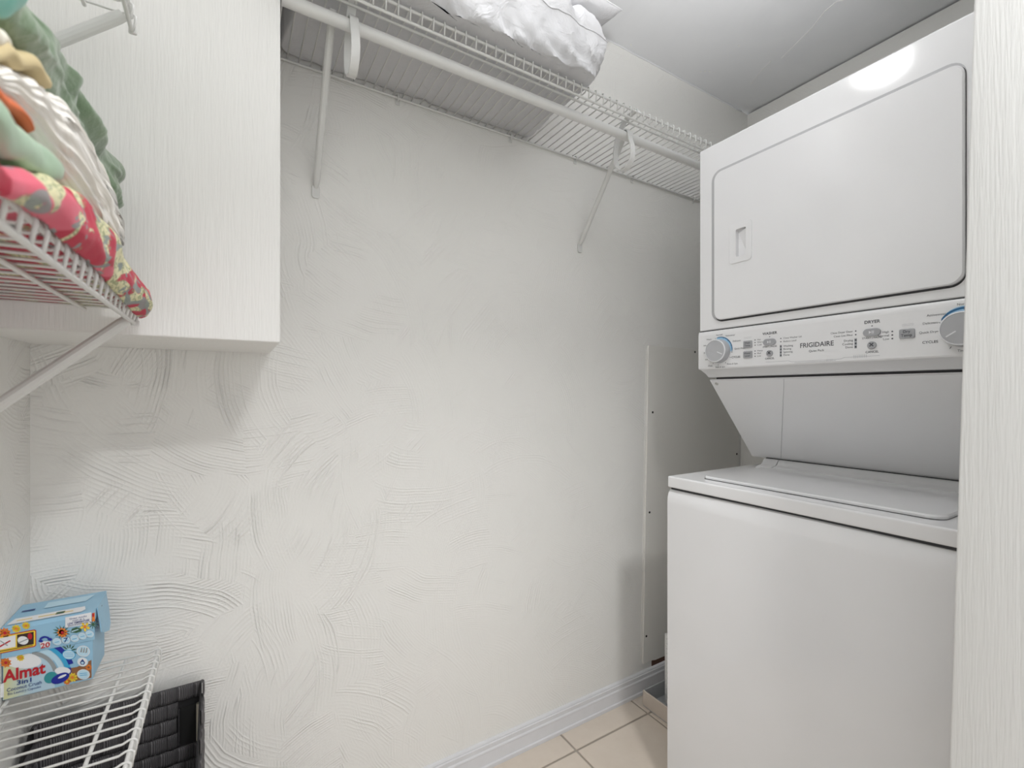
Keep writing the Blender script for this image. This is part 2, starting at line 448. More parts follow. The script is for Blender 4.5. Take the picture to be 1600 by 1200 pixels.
# --- the long shelf on the back wall
ZS = 2.012; YA = 0.981
shelf = empty('wire_shelf', (0.09, YB, ZS)); tag(shelf, 'long white wire shelf on the back wall holding two white pillows', 'shelf')
X0, X1 = 0.088, 2.075
for nm, y, z, r in (('back_rail', YB-0.006, ZS-0.004, 0.0034), ('support_rail', 1.026, ZS-0.0045, 0.0032), ('front_rail', YA, ZS+0.001, 0.0033), ('lip_rail', YA+0.002, ZS-0.024, 0.0033)):
    part_at(rod(nm, [(X0, y, z), (X1, y, z)], r, M['wire'], n=8), shelf)
path = [(YB-0.006, ZS), (1.10, ZS), (YA+0.012, ZS+0.001), (YA+0.005, ZS+0.0055), (YA-0.001, ZS+0.0075), (YA-0.006, ZS+0.005), (YA-0.006, ZS-0.002), (YA-0.003, ZS-0.024)]
bm = bmesh.new(); tube(bm, [(0, y, z) for y, z in path], 0.0018, 6); 
for f in bm.faces: f.smooth = True
wire_me = bpy.data.meshes.new('deck_wire'); bm.to_mesh(wire_me); bm.free(); wire_me.materials.append(M['wire'])
n = int((X1-X0-0.01)/0.0268)
for i in range(n+1):
    o = bpy.data.objects.new('deck_wire', wire_me); C.objects.link(o); o.location = (X0+0.008+i*0.0268, 0, 0); part_at(o, shelf)
for x in (0.406, 0.78, 1.05, 1.333, 1.698):
    bm = bmesh.new()
    bbox(bm, x-0.0065, x+0.0065, YB-0.003, YB, ZS-0.022, ZS+0.006, 0.001, 1)
    tube(bm, [(x, YB-0.002, ZS+0.004), (x, YB-0.008, ZS+0.004), (x, YB-0.012, ZS-0.002), (x, YB-0.011, ZS-0.008), (x, YB-0.004, ZS-0.012)], 0.0028, 6)
    part_at(finish(bm, 'wall_clip', M['wire'], angle=40), shelf)
for x in (0.190, 1.072): brace(shelf, (x, 1.056, ZS-0.006), (x, YB-0.002, 1.705))
# rod supports: a strap that drops behind the rod, loops under it and grips it from the front
jp = [(0.972, 2.004), (0.985, 2.022), (1.01, 2.020), (1.035, 2.010), (1.055, 1.990), (1.068, 1.962), (1.074, 1.930), (1.072, 1.902), (1.063, 1.880), (1.048, 1.866), (1.030, 1.861), (1.014, 1.868), (1.003, 1.884), (0.999, 1.905), (1.003, 1.928), (1.009, 1.944), (1.012, 1.958), (1.0135, 1.970), (1.020, 1.980), (1.032, 1.983), (1.042, 1.980)]
for x in (0.226, 1.040):
    sp = part_at(strip_x('rod_support', jp, x-0.009, x+0.009, 0.0035, M['plastic']), shelf)
    inner = [(y+(1.036-y)*0.22, z+(1.92-z)*0.16) for y, z in jp[5:14]]
    q = strip_x('inner_rib', inner, x-0.003, x+0.003, 0.006, M['plastic'], sp); q.matrix_parent_inverse = sp.matrix_parent_inverse.copy()
# the closet rod
bm = bmesh.new(); RZ = 1.9645
tube(bm, [(0.088, 1.03, RZ), (2.07, 1.03, RZ)], 0.0128, 24)
cr = finish(bm, 'closet_rod', M['plastic'], angle=50)
tag(cr, 'round white hanging rod running under the long wire shelf', 'closet rod')

# --- shelves on the left wall: deck wires run across (x), rails run along y
def side_shelf(label, z, y0, y1, xlip, braces, xm=-0.186, clip=False):
    root = empty('wire_shelf', (XL, y1, z)); tag(root, label, 'shelf', None)
    for nm, x, zz, r in (('back_rail', XL+0.006, z-0.004, 0.0032), ('support_rail', xm, z-0.0045, 0.0030), ('front_rail', xlip, z+0.0005, 0.0031), ('lip_rail', xlip+0.0005, z-0.021, 0.0031)):
        part_at(rod(nm, [(x, y0, zz), (x, y1, zz)], r, M['wire'], n=8), root)
    pth = [(XL+0.004, z), (xlip-0.012, z+0.0005), (xlip-0.004, z+0.004), (xlip+0.002, z+0.0045), (xlip+0.0058, z+0.001), (xlip+0.0055, z-0.006), (xlip+0.003, z-0.021)]
    b = bmesh.new(); tube(b, [(x, 0, zz) for x, zz in pth], 0.0018, 6)
    for f in b.faces: f.smooth = True
    me = bpy.data.meshes.new('deck_wire'); b.to_mesh(me); b.free(); me.materials.append(M['wire'])
    k = int((y1-y0-0.004)/0.0268)
    for i in range(k+1):
        o = bpy.data.objects.new('deck_wire', me); C.objects.link(o); o.location = (0, y1-0.003-i*0.0268, 0); part_at(o, root)
    # end cap on the lip
    b = bmesh.new(); bbox(b, xlip-0.004, xlip+0.0075, y1-0.002, y1+0.004, z-0.0255, z-0.0165, 0.002, 2)
    part_at(finish(b, 'end_cap', M['wire'], angle=40), root)
    for (y, rr) in braces: brace(root, (xlip-0.006, y, z-0.020), (XL+0.002, y, z-0.020-(xlip-0.006-XL)*0.93), rr, (1, 0, 0))
    return root
side_shelf('white wire shelf on the left wall under the pile of folded fabrics', 1.306, 0.12, 0.945, -0.131, ((0.925, 0.0085), (0.30, 0.0085)), -0.190)
side_shelf('white wire shelf at the upper left, above the folded fabrics', 1.772, 0.12, 0.945, -0.134, ((0.915, 0.0085), (0.30, 0.0085)), -0.19)
side_shelf('low white wire shelf under the blue detergent box', 0.634, 0.20, 1.212, -0.1285, ((0.45, 0.0085),), -0.180)

# ------------------------------------------------------------------ washer and dryer tower
LC = empty('laundry_center', (1.5, 0.58, 0)); tag(LC, 'white stacked washer and dryer tower with grey knobs and a sloped middle panel', 'washer dryer')
YL, YR = 0.92, 0.24; XD = 1.2457; XW = 1.0988; XBK = 1.90
def lcp(o): return part_at(o, LC)
def yz(x, y, z): return (x, y, z)
# washer cabinet: front rolls back at its top edge
bm = bmesh.new()
prof = [(XW+0.022, 0.893), (XW+0.012, 0.889), (XW+0.005, 0.880), (XW+0.001, 0.868), (XW, 0.850), (XW, 0.30), (XW, 0.04), (XW+0.01, 0.03), (XBK, 0.03), (XBK, 0.893)]
ny = 24
rows = []
for j in range(ny+1):
    y = YR+(YL-YR)*j/ny; u = 2*(y-YR)/(YL-YR)-1
    bow = 0.006*(1-u*u)
    rows.append([bm.verts.new((x-(bow if x < XW+0.03 else 0), y, z-(0.012*(1-u*u) if (0.86 < z < 0.888 and x < XW+0.03) else 0))) for x, z in prof])
for a, b in zip(rows, rows[1:]):
    for k in range(len(prof)): bm.faces.new((a[k], a[(k+1) % len(prof)], b[(k+1) % len(prof)], b[k]))
bm.faces.new(rows[0]); bm.faces.new(rows[-1][::-1])
wb = lcp(finish(bm, 'washer_body', M['enamel'], angle=35))
for (x, y) in ((XW+0.06, YR+0.06), (XW+0.06, YL-0.06), (XBK-0.08, YR+0.06), (XBK-0.08, YL-0.06)):
    bm = bmesh.new(); lathe(bm, [(0.02, 0.0), (0.02, 0.012), (0.008, 0.014), (0.008, 0.035)], 12, 0, x, y, 0)
    lcp(finish(bm, 'leveling_foot', M['gap'], angle=40))
bm = bmesh.new(); bbox(bm, XW+0.012, XBK-0.01, YR+0.004, YL-0.004, 0.890, 0.900); lcp(finish(bm, 'seam_shadow_gap', M['gap']))
# washer top deck with a recess for the lid
bm = bmesh.new()
bbox(bm, XW, XBK, YR, YL, 0.8975, 0.930, 0.0045, 3)
lcp(finish(bm, 'washer_top', M['enamel'], angle=40))
# lid
def lid_outline():
    pts = []
    # front edge (x small) from left to right, rounded front corners, back edge bowed
    xf, xb, yl, yr, r = 1.150, 1.455, 0.838, 0.318, 0.028
    for cx, cy, a0 in ((xf+r, yr+r, 180), (xb-r*0.5, yr+r*0.5, 270)):
        for k in range(7):
            a = math.radians(a0+90*k/6); rr = r if cx < 1.3 else r*0.5
            pts.append((cx+rr*math.cos(a), cy+rr*math.sin(a)))
    for k in range(1, 12):
        y = yr+(yl-yr)*k/12; u = 2*k/12-1
        pts.append((xb+0.016*(1-u*u)-0.004, y))
    for cx, cy, a0 in ((xb-r*0.5-0.01, yl-r*0.5, 0), (xf+r*0.5, yl-r*0.5, 90)):
        for k in range(7):
            a = math.radians(a0+90*k/6); pts.append((cx+r*0.5*math.cos(a), cy+r*0.5*math.sin(a)))
    return pts
lo = lid_outline()
bm = bmesh.new(); slab(bm, [(x-0.002 if x < 1.2 else x, y) for x, y in lo], (0, 0, 0.9296), (1, 0, 0), (0, 1, 0), (0, 0, 1), 0.0016); lcp(finish(bm, 'lid_gap', M['gap']))
bm = bmesh.new(); slab(bm, lo, (0, 0, 0.9312), (1, 0, 0), (0, 1, 0), (0, 0, 1), 0.0075, 0, 0.003); lcp(finish(bm, 'lid', M['enamel'], angle=40))
# raised hinge cover behind the lid, split near its left end
for (y0, y1) in ((YL-0.050, 0.8235), (0.8215, YR+0.01)):
    bm = bmesh.new()
    pr = [(1.462, 0.9305), (1.467, 0.9345), (1.480, 0.9375), (1.494, 0.9395), (1.503, 0.945), (1.508, 0.953), (1.518, 0.957), (1.56, 0.957), (1.56, 0.9305)]
    rr_ = [[bm.verts.new((x, y, z)) for x, z in pr] for y in (y0, y1)]
    for k in range(len(pr)): bm.faces.new((rr_[0][k], rr_[0][(k+1) % len(pr)], rr_[1][(k+1) % len(pr)], rr_[1][k]))
    bm.faces.new(rr_[0]); bm.faces.new(rr_[1][::-1])
    lcp(finish(bm, 'hinge_cover', M['enamel2'], angle=60))
# sloped middle section
bm = bmesh.new()
sp_ = [(1.297, 1.2165), (1.530, 0.9575), (XBK, 0.9575), (XBK, 1.2165)]
rr_ = [[bm.verts.new((x, y, z)) for x, z in sp_] for y in (YR, YL)]
for k in range(4): bm.faces.new((rr_[0][k], rr_[0][(k+1) % 4], rr_[1][(k+1) % 4], rr_[1][k]))
bm.faces.new(rr_[0]); bm.faces.new(rr_[1][::-1])
lcp(finish(bm, 'middle_cabinet', M['enamel']))
# the sloped face: main plate and narrow left plate with a hairline seam
sd = Vector((1.530-1.297, 0, 0.9575-1.2165)); L = sd.length; sd.normalize(); sn = Vector((sd.z, 0, -sd.x))
if sn.z > 0: sn = -sn
for quad in ([(YR+0.002, 0.003), (0.690, 0.003), (0.822, L-0.003), (YR+0.002, L-0.003)], [(0.6912, 0.003), (YL-0.001, 0.003), (YL-0.001, L-0.003), (0.8232, L-0.003)]):
    bm = bmesh.new(); slab(bm, quad, (1.297, 0, 1.2165), (0, 1, 0), sd, sn, 0.0022, 0, 0.0)
    lcp(finish(bm, 'sloped_panel', M['enamel']))
bm = bmesh.new(); slab(bm, ellipse(0.0055, 0.0055, 12), Vector((1.297, 0.902, 1.2165))+sd*0.016+sn*0.0022, (0, 1, 0), sd, sn, 0.002, 0, 0.001)
lcp(finish(bm, 'screw', M['screw'], angle=40))
# strip under the console, undercut
bm = bmesh.new()
cp = [(XD+0.0025, 1.246), (XD+0.030, 1.2335), (1.289, 1.2235), (1.30, 1.2225), (XBK, 1.2225), (XBK, 1.36), (XD+0.004, 1.36)]
rr_ = [[bm.verts.new((x, y, z)) for x, z in cp] for y in (YR+0.001, YL-0.001)]
for k in range(len(cp)): bm.faces.new((rr_[0][k], rr_[0][(k+1) % len(cp)], rr_[1][(k+1) % len(cp)], rr_[1][k]))
bm.faces.new(rr_[0]); bm.faces.new(rr_[1][::-1])
lcp(finish(bm, 'console_underside', M['enamel2'], angle=20))
bm = bmesh.new(); bbox(bm, 1.521, 1.56, YR+0.004, YL-0.052, 0.9562, 0.9592); lcp(finish(bm, 'seam_shadow_gap', M['gap']))
bm = bmesh.new(); bbox(bm, 1.302, XBK-0.01, YR+0.004, YL-0.02, 1.2155, 1.2235); lcp(finish(bm, 'seam_shadow_gap', M['gap']))
# dryer cabinet
bm = bmesh.new(); bbox(bm, XD, XBK, YR, YL, 1.3635, 1.924, 0.005, 3)
lcp(finish(bm, 'dryer_body', M['enamel'], angle=40))
# dryer door on a recessed dark surround
DY, DZ = (0.864+0.312)/2, (1.829+1.390)/2; DW, DH = 0.864-0.312, 1.829-1.390
Rv, Uv, Nv = (0, -1, 0), (0, 0, 1), (-1, 0, 0)
bm = bmesh.new(); slab(bm, rounded(DW+0.004, DH+0.007, 0.025), (XD+0.0005, DY, DZ-0.0005), Rv, Uv, Nv, 0.0008); lcp(finish(bm, 'door_gap', M['gap']))
M['rim_shade'] = simple('painted_rim_shade', srgb(186, 186, 188), 0.6)
bm = bmesh.new(); slab(bm, rounded(DW+0.015, DH+0.0135, 0.030), (XD+0.0003, DY+0.0055, DZ+0.0048), Rv, Uv, Nv, 0.0006); lcp(finish(bm, 'door_rim_shade', M['rim_shade']))  # flat grey plate: shade above and left of the door, put in as colour
door = bmesh.new(); slab(door, rounded(DW+0.0015, DH+0.0015, 0.024, 8), (XD-0.0003, DY, DZ+0.0015), Rv, Uv, Nv, 0.0095, 0, 0.0035)
# open the door skin where the handle scoop goes in
HY, HZ = (0.812+0.745)/2, 1.602
xf_ = min(v.co.x for v in door.verts)
cap = [f for f in door.faces if all(abs(v.co.x-xf_) < 1e-5 for v in f.verts)]
loop_e = list(cap[0].edges); bmesh.ops.delete(door, geom=cap, context='FACES_ONLY')
hv = [door.verts.new((xf_, HY-0.002-p[0], HZ+p[1])) for p in rounded(0.034, 0.082, 0.005, 5)]
he = [door.edges.new((hv[k], hv[(k+1) % len(hv)])) for k in range(len(hv))]
bmesh.ops.triangle_fill(door, edges=[e for e in loop_e if e.is_valid]+he, use_beauty=True, use_dissolve=False)
dd = lcp(finish(door, 'dryer_door', M['enamel'], angle=30))
for p_ in dd.data.polygons:
    if all(abs(dd.data.vertices[i].co.x-xf_) < 1e-5 for i in p_.vertices): p_.use_smooth = False
def sub(o, p): o.matrix_parent_inverse = p.matrix_parent_inverse.copy(); o.parent = p; return o
# recessed handle: frame plate, dark scoop and grip wedge
HY, HZ = (0.812+0.745)/2, 1.602
bm = bmesh.new()
XF = XD-0.0098
fo = rounded(0.066, 0.113, 0.009, 5)
io = rounded(0.030, 0.078, 0.004, 5)
O = Vector((XF, HY, HZ))
def P3(p, dx=0): return O+Vector((-dx, -p[0], p[1]))
outer0 = [bm.verts.new(P3(p)) for p in fo]; outer1 = [bm.verts.new(P3(p, 0.0022)) for p in fo]
fo2 = [(p[0]*0.95, p[1]*0.97) for p in fo]; outer2 = [bm.verts.new(P3(p, 0.0026)) for p in fo2]
inn = [bm.verts.new(P3((p[0]+0.002, p[1]), 0.0022)) for p in io]
deep = [bm.verts.new(P3((p[0]*0.97+0.002, p[1]*0.98), -0.0092)) for p in io]
n_ = len(fo)
for a, b in ((outer0, outer1), (outer1, outer2), (outer2, inn), (inn, deep)):
    for k in range(n_): bm.faces.new((a[k], a[(k+1) % n_], b[(k+1) % n_], b[k]))
bm.faces.new(deep)
sub(finish(bm, 'handle', M['enamel2'], angle=35), dd)
bm = bmesh.new()   # slanted grip inside the scoop
g = [bm.verts.new(P3(p, d)) for p, d in (((-0.010, 0.030), -0.0083), ((0.015, 0.036), -0.001), ((0.015, -0.034), -0.0083), ((-0.010, -0.034), -0.0083), ((0.015, 0.030), -0.0083))]
bm.faces.new((g[0], g[1], g[2], g[3])); bm.faces.new((g[0], g[4], g[1])); bm.faces.new((g[1], g[4], g[2]))
sub(finish(bm, 'grip', M['enamel2']), dd)
# ---- control console
XC = XD-0.0035
bm = bmesh.new(); cpr = [(XC+0.012, 1.3625), (XC+0.003, 1.3612), (XC+0.0005, 1.356), (XC, 1.348), (XC, 1.250), (XC+0.002, 1.2465), (XC+0.02, 1.2462), (XC+0.02, 1.3625)]
rr_ = [[bm.verts.new((x, y, z)) for x, z in cpr] for y in (YR+0.001, YL+0.0005)]
for k in range(len(cpr)): bm.faces.new((rr_[0][k], rr_[0][(k+1) % len(cpr)], rr_[1][(k+1) % len(cpr)], rr_[1][k]))
bm.faces.new(rr_[0]); bm.faces.new(rr_[1][::-1])
con = lcp(finish(bm, 'control_panel', M['enamel2'], angle=35))
bm = bmesh.new(); bbox(bm, XC+0.004, XD+0.01, YR+0.002, YL-0.001, 1.3615, 1.3640); sub(finish(bm, 'seam_shadow_gap', M['gap']), con)
def knob(y, z, r, ang, name='knob'):
    O = Vector((XC, y, z)); bm = bmesh.new()
    def ring(rad, d): return [bm.verts.new(O+Vector((-d, -rad*math.cos(2*PI*k/48), rad*math.sin(2*PI*k/48)))) for k in range(48)]
    spec = [(r*1.06, 0.0, 0), (r*1.04, 0.008, 0), (r*1.0, 0.021, 0), (r*0.97, 0.0225, 1), (r*0.92, 0.0230, 1), (r*0.90, 0.0222, 2)]
    rs = [(ring(a, d), mi) for a, d, mi in spec]
    for (a, _), (b, mi) in zip(rs, rs[1:]):
        for k in range(48): f = bm.faces.new((a[k], a[(k+1) % 48], b[(k+1) % 48], b[k])); f.material_index = mi
    f = bm.faces.new(rs[-1][0]); f.material_index = 2
    a = math.radians(ang); R = Vector((0, -math.cos(a), math.sin(a))); U = Vector((0, math.sin(a), math.cos(a)))
    slab(bm, [(r*0.25, -0.0013), (r*0.78, -0.0013), (r*0.78, 0.0013), (r*0.25, 0.0013)], O+Vector((-0.0222, 0, 0)), R, U, (-1, 0, 0), 0.0006, 1)
    return sub(finish(bm, name, [M['knob'], M['chrome'], M['knob']], angle=35), con)
KL = (0.849, 1.298); KR = (0.3125, 1.300)
knob(KL[0], KL[1], 0.0335, -25); knob(KR[0], KR[1], 0.0335, 215)
# blue setting arcs and ticks printed on the panel around the knobs
def arc(bm, y, z, r0, r1, a0, a1, mi, d=0.0003, n=24):
    pr = []
    for k in range(n+1):
        a = math.radians(a0+(a1-a0)*k/n); e = math.sin(PI*k/n)**0.35
        pr.append((a, r0, r0+(r1-r0)*e))
    rows = [[bm.verts.new((XC-d, y-math.cos(a)*q, z+math.sin(a)*q)) for q in (ra, rb)] for a, ra, rb in pr]
    for a, b in zip(rows, rows[1:]): f = bm.faces.new((a[0], a[1], b[1], b[0])); f.material_index = mi
bm = bmesh.new()
arc(bm, *KL, 0.034, 0.0435, -8, 108, 0, 0.0003); arc(bm, *KL, 0.0405, 0.0435, -8, 105, 1, 0.0006)
arc(bm, *KR, 0.034, 0.0465, 30, 150, 0, 0.0003); arc(bm, *KR, 0.040, 0.0445, 30, 150, 1, 0.0006)
for (yy, zz), angs in ((KL, (-8, 20, 45, 70, 108, 135, 160, 185, 212, 240, 265, 300, 330)), (KR, (60, 90, 130, 155, 180, 270, 240))):
    for a in angs:
        a = math.radians(a)
        R = Vector((0, -math.cos(a), math.sin(a))); U = Vector((0, math.sin(a), math.cos(a)))
        O = Vector((XC-0.0007, yy, zz)); vv4 = [bm.verts.new(O+R*p+U*q) for p, q in ((0.0385, -0.0005), (0.043, -0.0005), (0.043, 0.0005), (0.0385, 0.0005))]
        f = bm.faces.new(vv4); f.material_index = 2
sub(mesh_raw(bm, 'knob_scale', [M['blue_l'], M['blue_d'], M['ink']]), con)['kind'] = 'stuff'
# buttons
def button(name, y, z, w_, h_, r, mat=M['grey_btn'], d=0.0035):
    bm = bmesh.new(); slab(bm, rounded(w_, h_, r, 5), (XC, y, z), Rv, Uv, Nv, d, 0, 0.001); return sub(finish(bm, name, mat, angle=35), con)
button('button', 0.760, 1.3105, 0.026, 0.0200, 0.003); button('button', 0.760, 1.2815, 0.026, 0.0200, 0.003)
button('start_button', 0.699, 1.3110, 0.034, 0.0175, 0.00865); button('cancel_button', 0.699, 1.2805, 0.0175, 0.0175, 0.0087)
button('start_button', 0.4665, 1.3110, 0.034, 0.0175, 0.00865); button('cancel_button', 0.4665, 1.2815, 0.0175, 0.0175, 0.0087)
button('button', 0.403, 1.3010, 0.027, 0.0200, 0.003)
# printed wording
bm = bmesh.new()
def tx(s, y, z, size, al='CENTER', mi=0, bold=0.0, sx=1.0, d=0.0): put_text(bm, s, size, (XC-d, y, z), Rv, Uv, Nv, al, mi, bold, sx)
tx('FRIGIDAIRE', 0.583, 1.2935, 0.0165, bold=0.012, sx=0.93); tx('Quiet Pack', 0.583, 1.2785, 0.0078)
tx('WASHER', 0.699, 1.3345, 0.0098, bold=0.02); tx('DRYER', 0.4665, 1.3345, 0.0098, bold=0.02)
tx('START | PAUSE', 0.699, 1.2985, 0.0058, bold=0.01); tx('CANCEL', 0.699, 1.2665, 0.0066, bold=0.015)
tx('START | PAUSE', 0.4665, 1.2985, 0.0058, bold=0.01); tx('CANCEL', 0.4665, 1.2665, 0.0066, bold=0.015)
tx('Wash\nTemp', 0.760, 1.3105, 0.0072, d=0.0036, bold=0.01); tx('Water\nLevel', 0.760, 1.2815, 0.0072, d=0.0036, bold=0.01); tx('Dry\nTemp', 0.403, 1.3010, 0.0082, d=0.0036, bold=0.01)
tx('×', 0.699, 1.2808, 0.019, d=0.0036, bold=0.02); tx('×', 0.4665, 1.2818, 0.019, d=0.0036, bold=0.02)
for i, s in enumerate(('Hot', 'Warm', 'Cold')): tx(s, 0.7335, 1.3205-0.0072*i, 0.0062, 'LEFT')
for i, s in enumerate(('Heavy', 'Med', 'Low')): tx(s, 0.7335, 1.2900-0.0072*i, 0.0062, 'LEFT')
for i, s in enumerate(('Close Washer Lid', 'Reduce Load')): tx(s, 0.663, 1.3175-0.0085*i, 0.0062, 'LEFT')
for i, s in enumerate(('Washing', 'Rinsing', 'Spinning', 'Done')): tx(s, 0.663, 1.2965-0.0078*i, 0.0070, 'LEFT')
for i, s in enumerate(('Close Dryer Door', 'Clean Lint Filter')): tx(s, 0.504, 1.3175-0.0085*i, 0.0062, 'RIGHT')
for i, s in enumerate(('Drying', 'Cooling', 'Done')): tx(s, 0.504, 1.2965-0.0078*i, 0.0070, 'RIGHT')
for i, s in enumerate(('High', 'Normal', 'Low')): tx(s, 0.4345, 1.3085-0.0078*i, 0.0066, 'RIGHT')
for s, y, z, al in (('Activewear', 0.3400, 1.3345, 'RIGHT'), ('Delicates', 0.3525, 1.3185, 'RIGHT'), ('Quick Dry', 0.3545, 1.3000, 'RIGHT'), ('Normal', 0.313, 1.3500, 'CENTER'), ('Timed Dry', 0.308, 1.2575, 'CENTER')):
    tx(s, y, z, 0.0066, al)
tx('CYCLES', 0.3520, 1.2790, 0.0074, 'RIGHT', bold=0.015)
for s, y, z, al in (('Heavy', 0.875, 1.3365, 'RIGHT'), ('Normal', 0.849, 1.3465, 'CENTER'), ('Activewear', 0.829, 1.3415, 'LEFT'), ('Delicates', 0.806, 1.3235, 'LEFT'), ('Quick Wash', 0.801, 1.3010, 'LEFT'), ('Rinse & Spin', 0.824, 1.2585, 'LEFT'), ('Soak & Spin', 0.846, 1.2510, 'CENTER'), ('Drain', 0.879, 1.2560, 'CENTER')):
    tx(s, y, z, 0.0066, al)
tx('CYCLES', 0.810, 1.2770, 0.0078, 'LEFT', bold=0.015)
tx('Bulky', 0.8895, 1.3190, 0.0058, 'RIGHT'); tx('Jeans', 0.8895, 1.2970, 0.0058, 'RIGHT'); tx('Soft', 0.8875, 1.2760, 0.0058, 'RIGHT')
sub(mesh_raw(bm, 'printed_text', [M['ink']]), con)['kind'] = 'stuff'
# start-button symbols, light glyphs
bm = bmesh.new()
for y in (0.701, 0.4685):
    vv3 = [bm.verts.new((XC-0.0039, y+0.0028, 1.3145)), bm.verts.new((XC-0.0039, y+0.0028, 1.3075)), bm.verts.new((XC-0.0039, y-0.0018, 1.3110))]; bm.faces.new(vv3)
    for dy in (-0.0035, -0.006):
        bm.faces.new([bm.verts.new((XC-0.0039, y+dy+a, 1.3110+b)) for a, b in ((0.0006, -0.0034), (-0.0006, -0.0034), (-0.0006, 0.0034), (0.0006, 0.0034))])
sub(mesh_raw(bm, 'button_symbol', [M['chrome']]), con)['kind'] = 'stuff'
# indicator dots
bm = bmesh.new()
def dot(y, z, r=0.0015): slab(bm, ellipse(r, r, 10), (XC, y, z), Rv, Uv, Nv, 0.0005)
for i in range(3): dot(0.7395, 1.3205-0.0072*i); dot(0.7395, 1.2900-0.0072*i); dot(0.4290, 1.3085-0.0078*i, 0.0017)
for i in range(2): dot(0.6695, 1.3175-0.0085*i); dot(0.4985, 1.3175-0.0085*i)
for i in range(4): dot(0.6695, 1.2965-0.0078*i, 0.002)
for i in range(3): dot(0.4985, 1.2965-0.0078*i, 0.002)
dot(0.699, 1.3255, 0.0013); dot(0.4665, 1.3255, 0.0013)
sub(finish(bm, 'indicator_light', M['ink']), con)['kind'] = 'stuff'
# faint printed circuit-like line along the bottom and grey blocks behind status dots
bm = bmesh.new()
def line(pts, wd=0.0006):
    for (y0, z0), (y1, z1) in zip(pts, pts[1:]):
        d = Vector((0, y1-y0, z1-z0)).normalized(); q = Vector((0, -d.z, d.y))*wd/2
        bm.faces.new([bm.verts.new(Vector((XC-0.0003, a, b))+s*q) for a, b, s in ((y0, z0, 1), (y1, z1, 1), (y1, z1, -1), (y0, z0, -1))])
line([(0.71, 1.2575), (0.650, 1.2575), (0.642, 1.2545), (0.530, 1.2545), (0.522, 1.2575), (0.452, 1.2575)])
line([(0.635, 1.2515), (0.540, 1.2515)])
for k in range(5): line([(0.560-0.003*k, 1.2560), (0.560-0.003*k, 1.2505)], 0.0005)
for k in range(8): line([(0.502-0.0035*k, 1.2620), (0.502-0.0035*k, 1.2545)], 0.0006)
for k in range(2): line([(0.412, 1.3185+0.003*k), (0.392, 1.3185+0.003*k)], 0.0004); line([(0.772, 1.3275+0.003*k), (0.750, 1.3275+0.003*k)], 0.0004)
for y, za, zb in ((0.6695, 1.3005, 1.2690), (0.4985, 1.3005, 1.2770)): line([(y, za), (y, zb)], 0.0050)
sub(mesh_raw(bm, 'printed_line', [M['ink_l']]), con)['kind'] = 'stuff'

# tray and ribbed vent grille beside the washer
tr = empty('drain_tray', (1.33, 1.1, 0)); tag(tr, 'shallow beige plastic tray on the tiles between washer and back wall', 'tray')
tx0, tx1, ty0, ty1, th = 1.322, 1.92, 0.93, 1.222, 0.060
bm = bmesh.new(); bbox(bm, tx0+0.003, tx1, ty0, ty1, 0.0, 0.004); part_at(finish(bm, 'tray_bottom', M['pan_in']), tr)
for (a, b, c_, d_, m_) in ((tx0, tx0+0.006, ty0, ty1, 'pan'), (tx1-0.006, tx1, ty0, ty1, 'pan'), (tx0+0.006, tx1-0.006, ty1-0.005, ty1, 'pan_in'), (tx0+0.006, tx1-0.006, ty0, ty0+0.005, 'pan_in')):
    bm = bmesh.new(); bbox(bm, a, b, c_, d_, 0.004, th, 0.0015, 1); part_at(finish(bm, 'tray_wall', M[m_]), tr)
gr = empty('vent_grille', (1.40, 1.15, 0.004)); tag(gr, 'narrow white ribbed plastic grille standing in the tray behind the washer', 'grille')
bm = bmesh.new(); bbox(bm, 1.400, 1.412, 1.02, 1.186, 0.0045, 0.268, 0.003, 2); part_at(finish(bm, 'frame', M['plastic'], angle=40), gr)
for k in range(13):
    bm = bmesh.new(); bbox(bm, 1.3965, 1.4005, 1.03, 1.178, 0.022+k*0.0185, 0.030+k*0.0185, 0.001, 1); part_at(finish(bm, 'slat', M['plastic']), gr)

# ------------------------------------------------------------------ pillows
t = NT('white_cotton'); t.rough(0.85); v = t.coords()
t.col(t.mix(t.noise(v, 5, 3), srgb(206, 206, 208), srgb(218, 218, 220)))
t.bump(t.math('ADD', t.math('MULTIPLY', t.noise(v, 14, 4, 0.6, 1.2), 1.0), t.math('MULTIPLY', t.noise(v, 500, 2), 0.06)), 0.006)
t.b.inputs['Sheen Weight'].default_value = 0.2
M['cotton'] = t.m
def fold(x, y, z, s):
    q = Vector((x*4+s, y*6, z*5))
    n1 = noise.noise(q); n2 = noise.noise(Vector((x*11+s+n1*2, y*9, z*8))); 
    r = 1-abs(noise.noise(Vector((x*9+z*5+s, y*5-x*3, z*11+n1*1.5))))*2
    r2 = 1-abs(noise.noise(Vector((x*21+z*13+s+n1, y*7-x*3, z*5+n1*2))))*3.0
    r3 = 1-abs(noise.noise(Vector((x*9-z*26+s, y*20, x*6-z*6+n2*2))))*3.0
    return n1*0.5+n2*0.3+r*0.4+r2*0.30+max(0, r3)*0.22
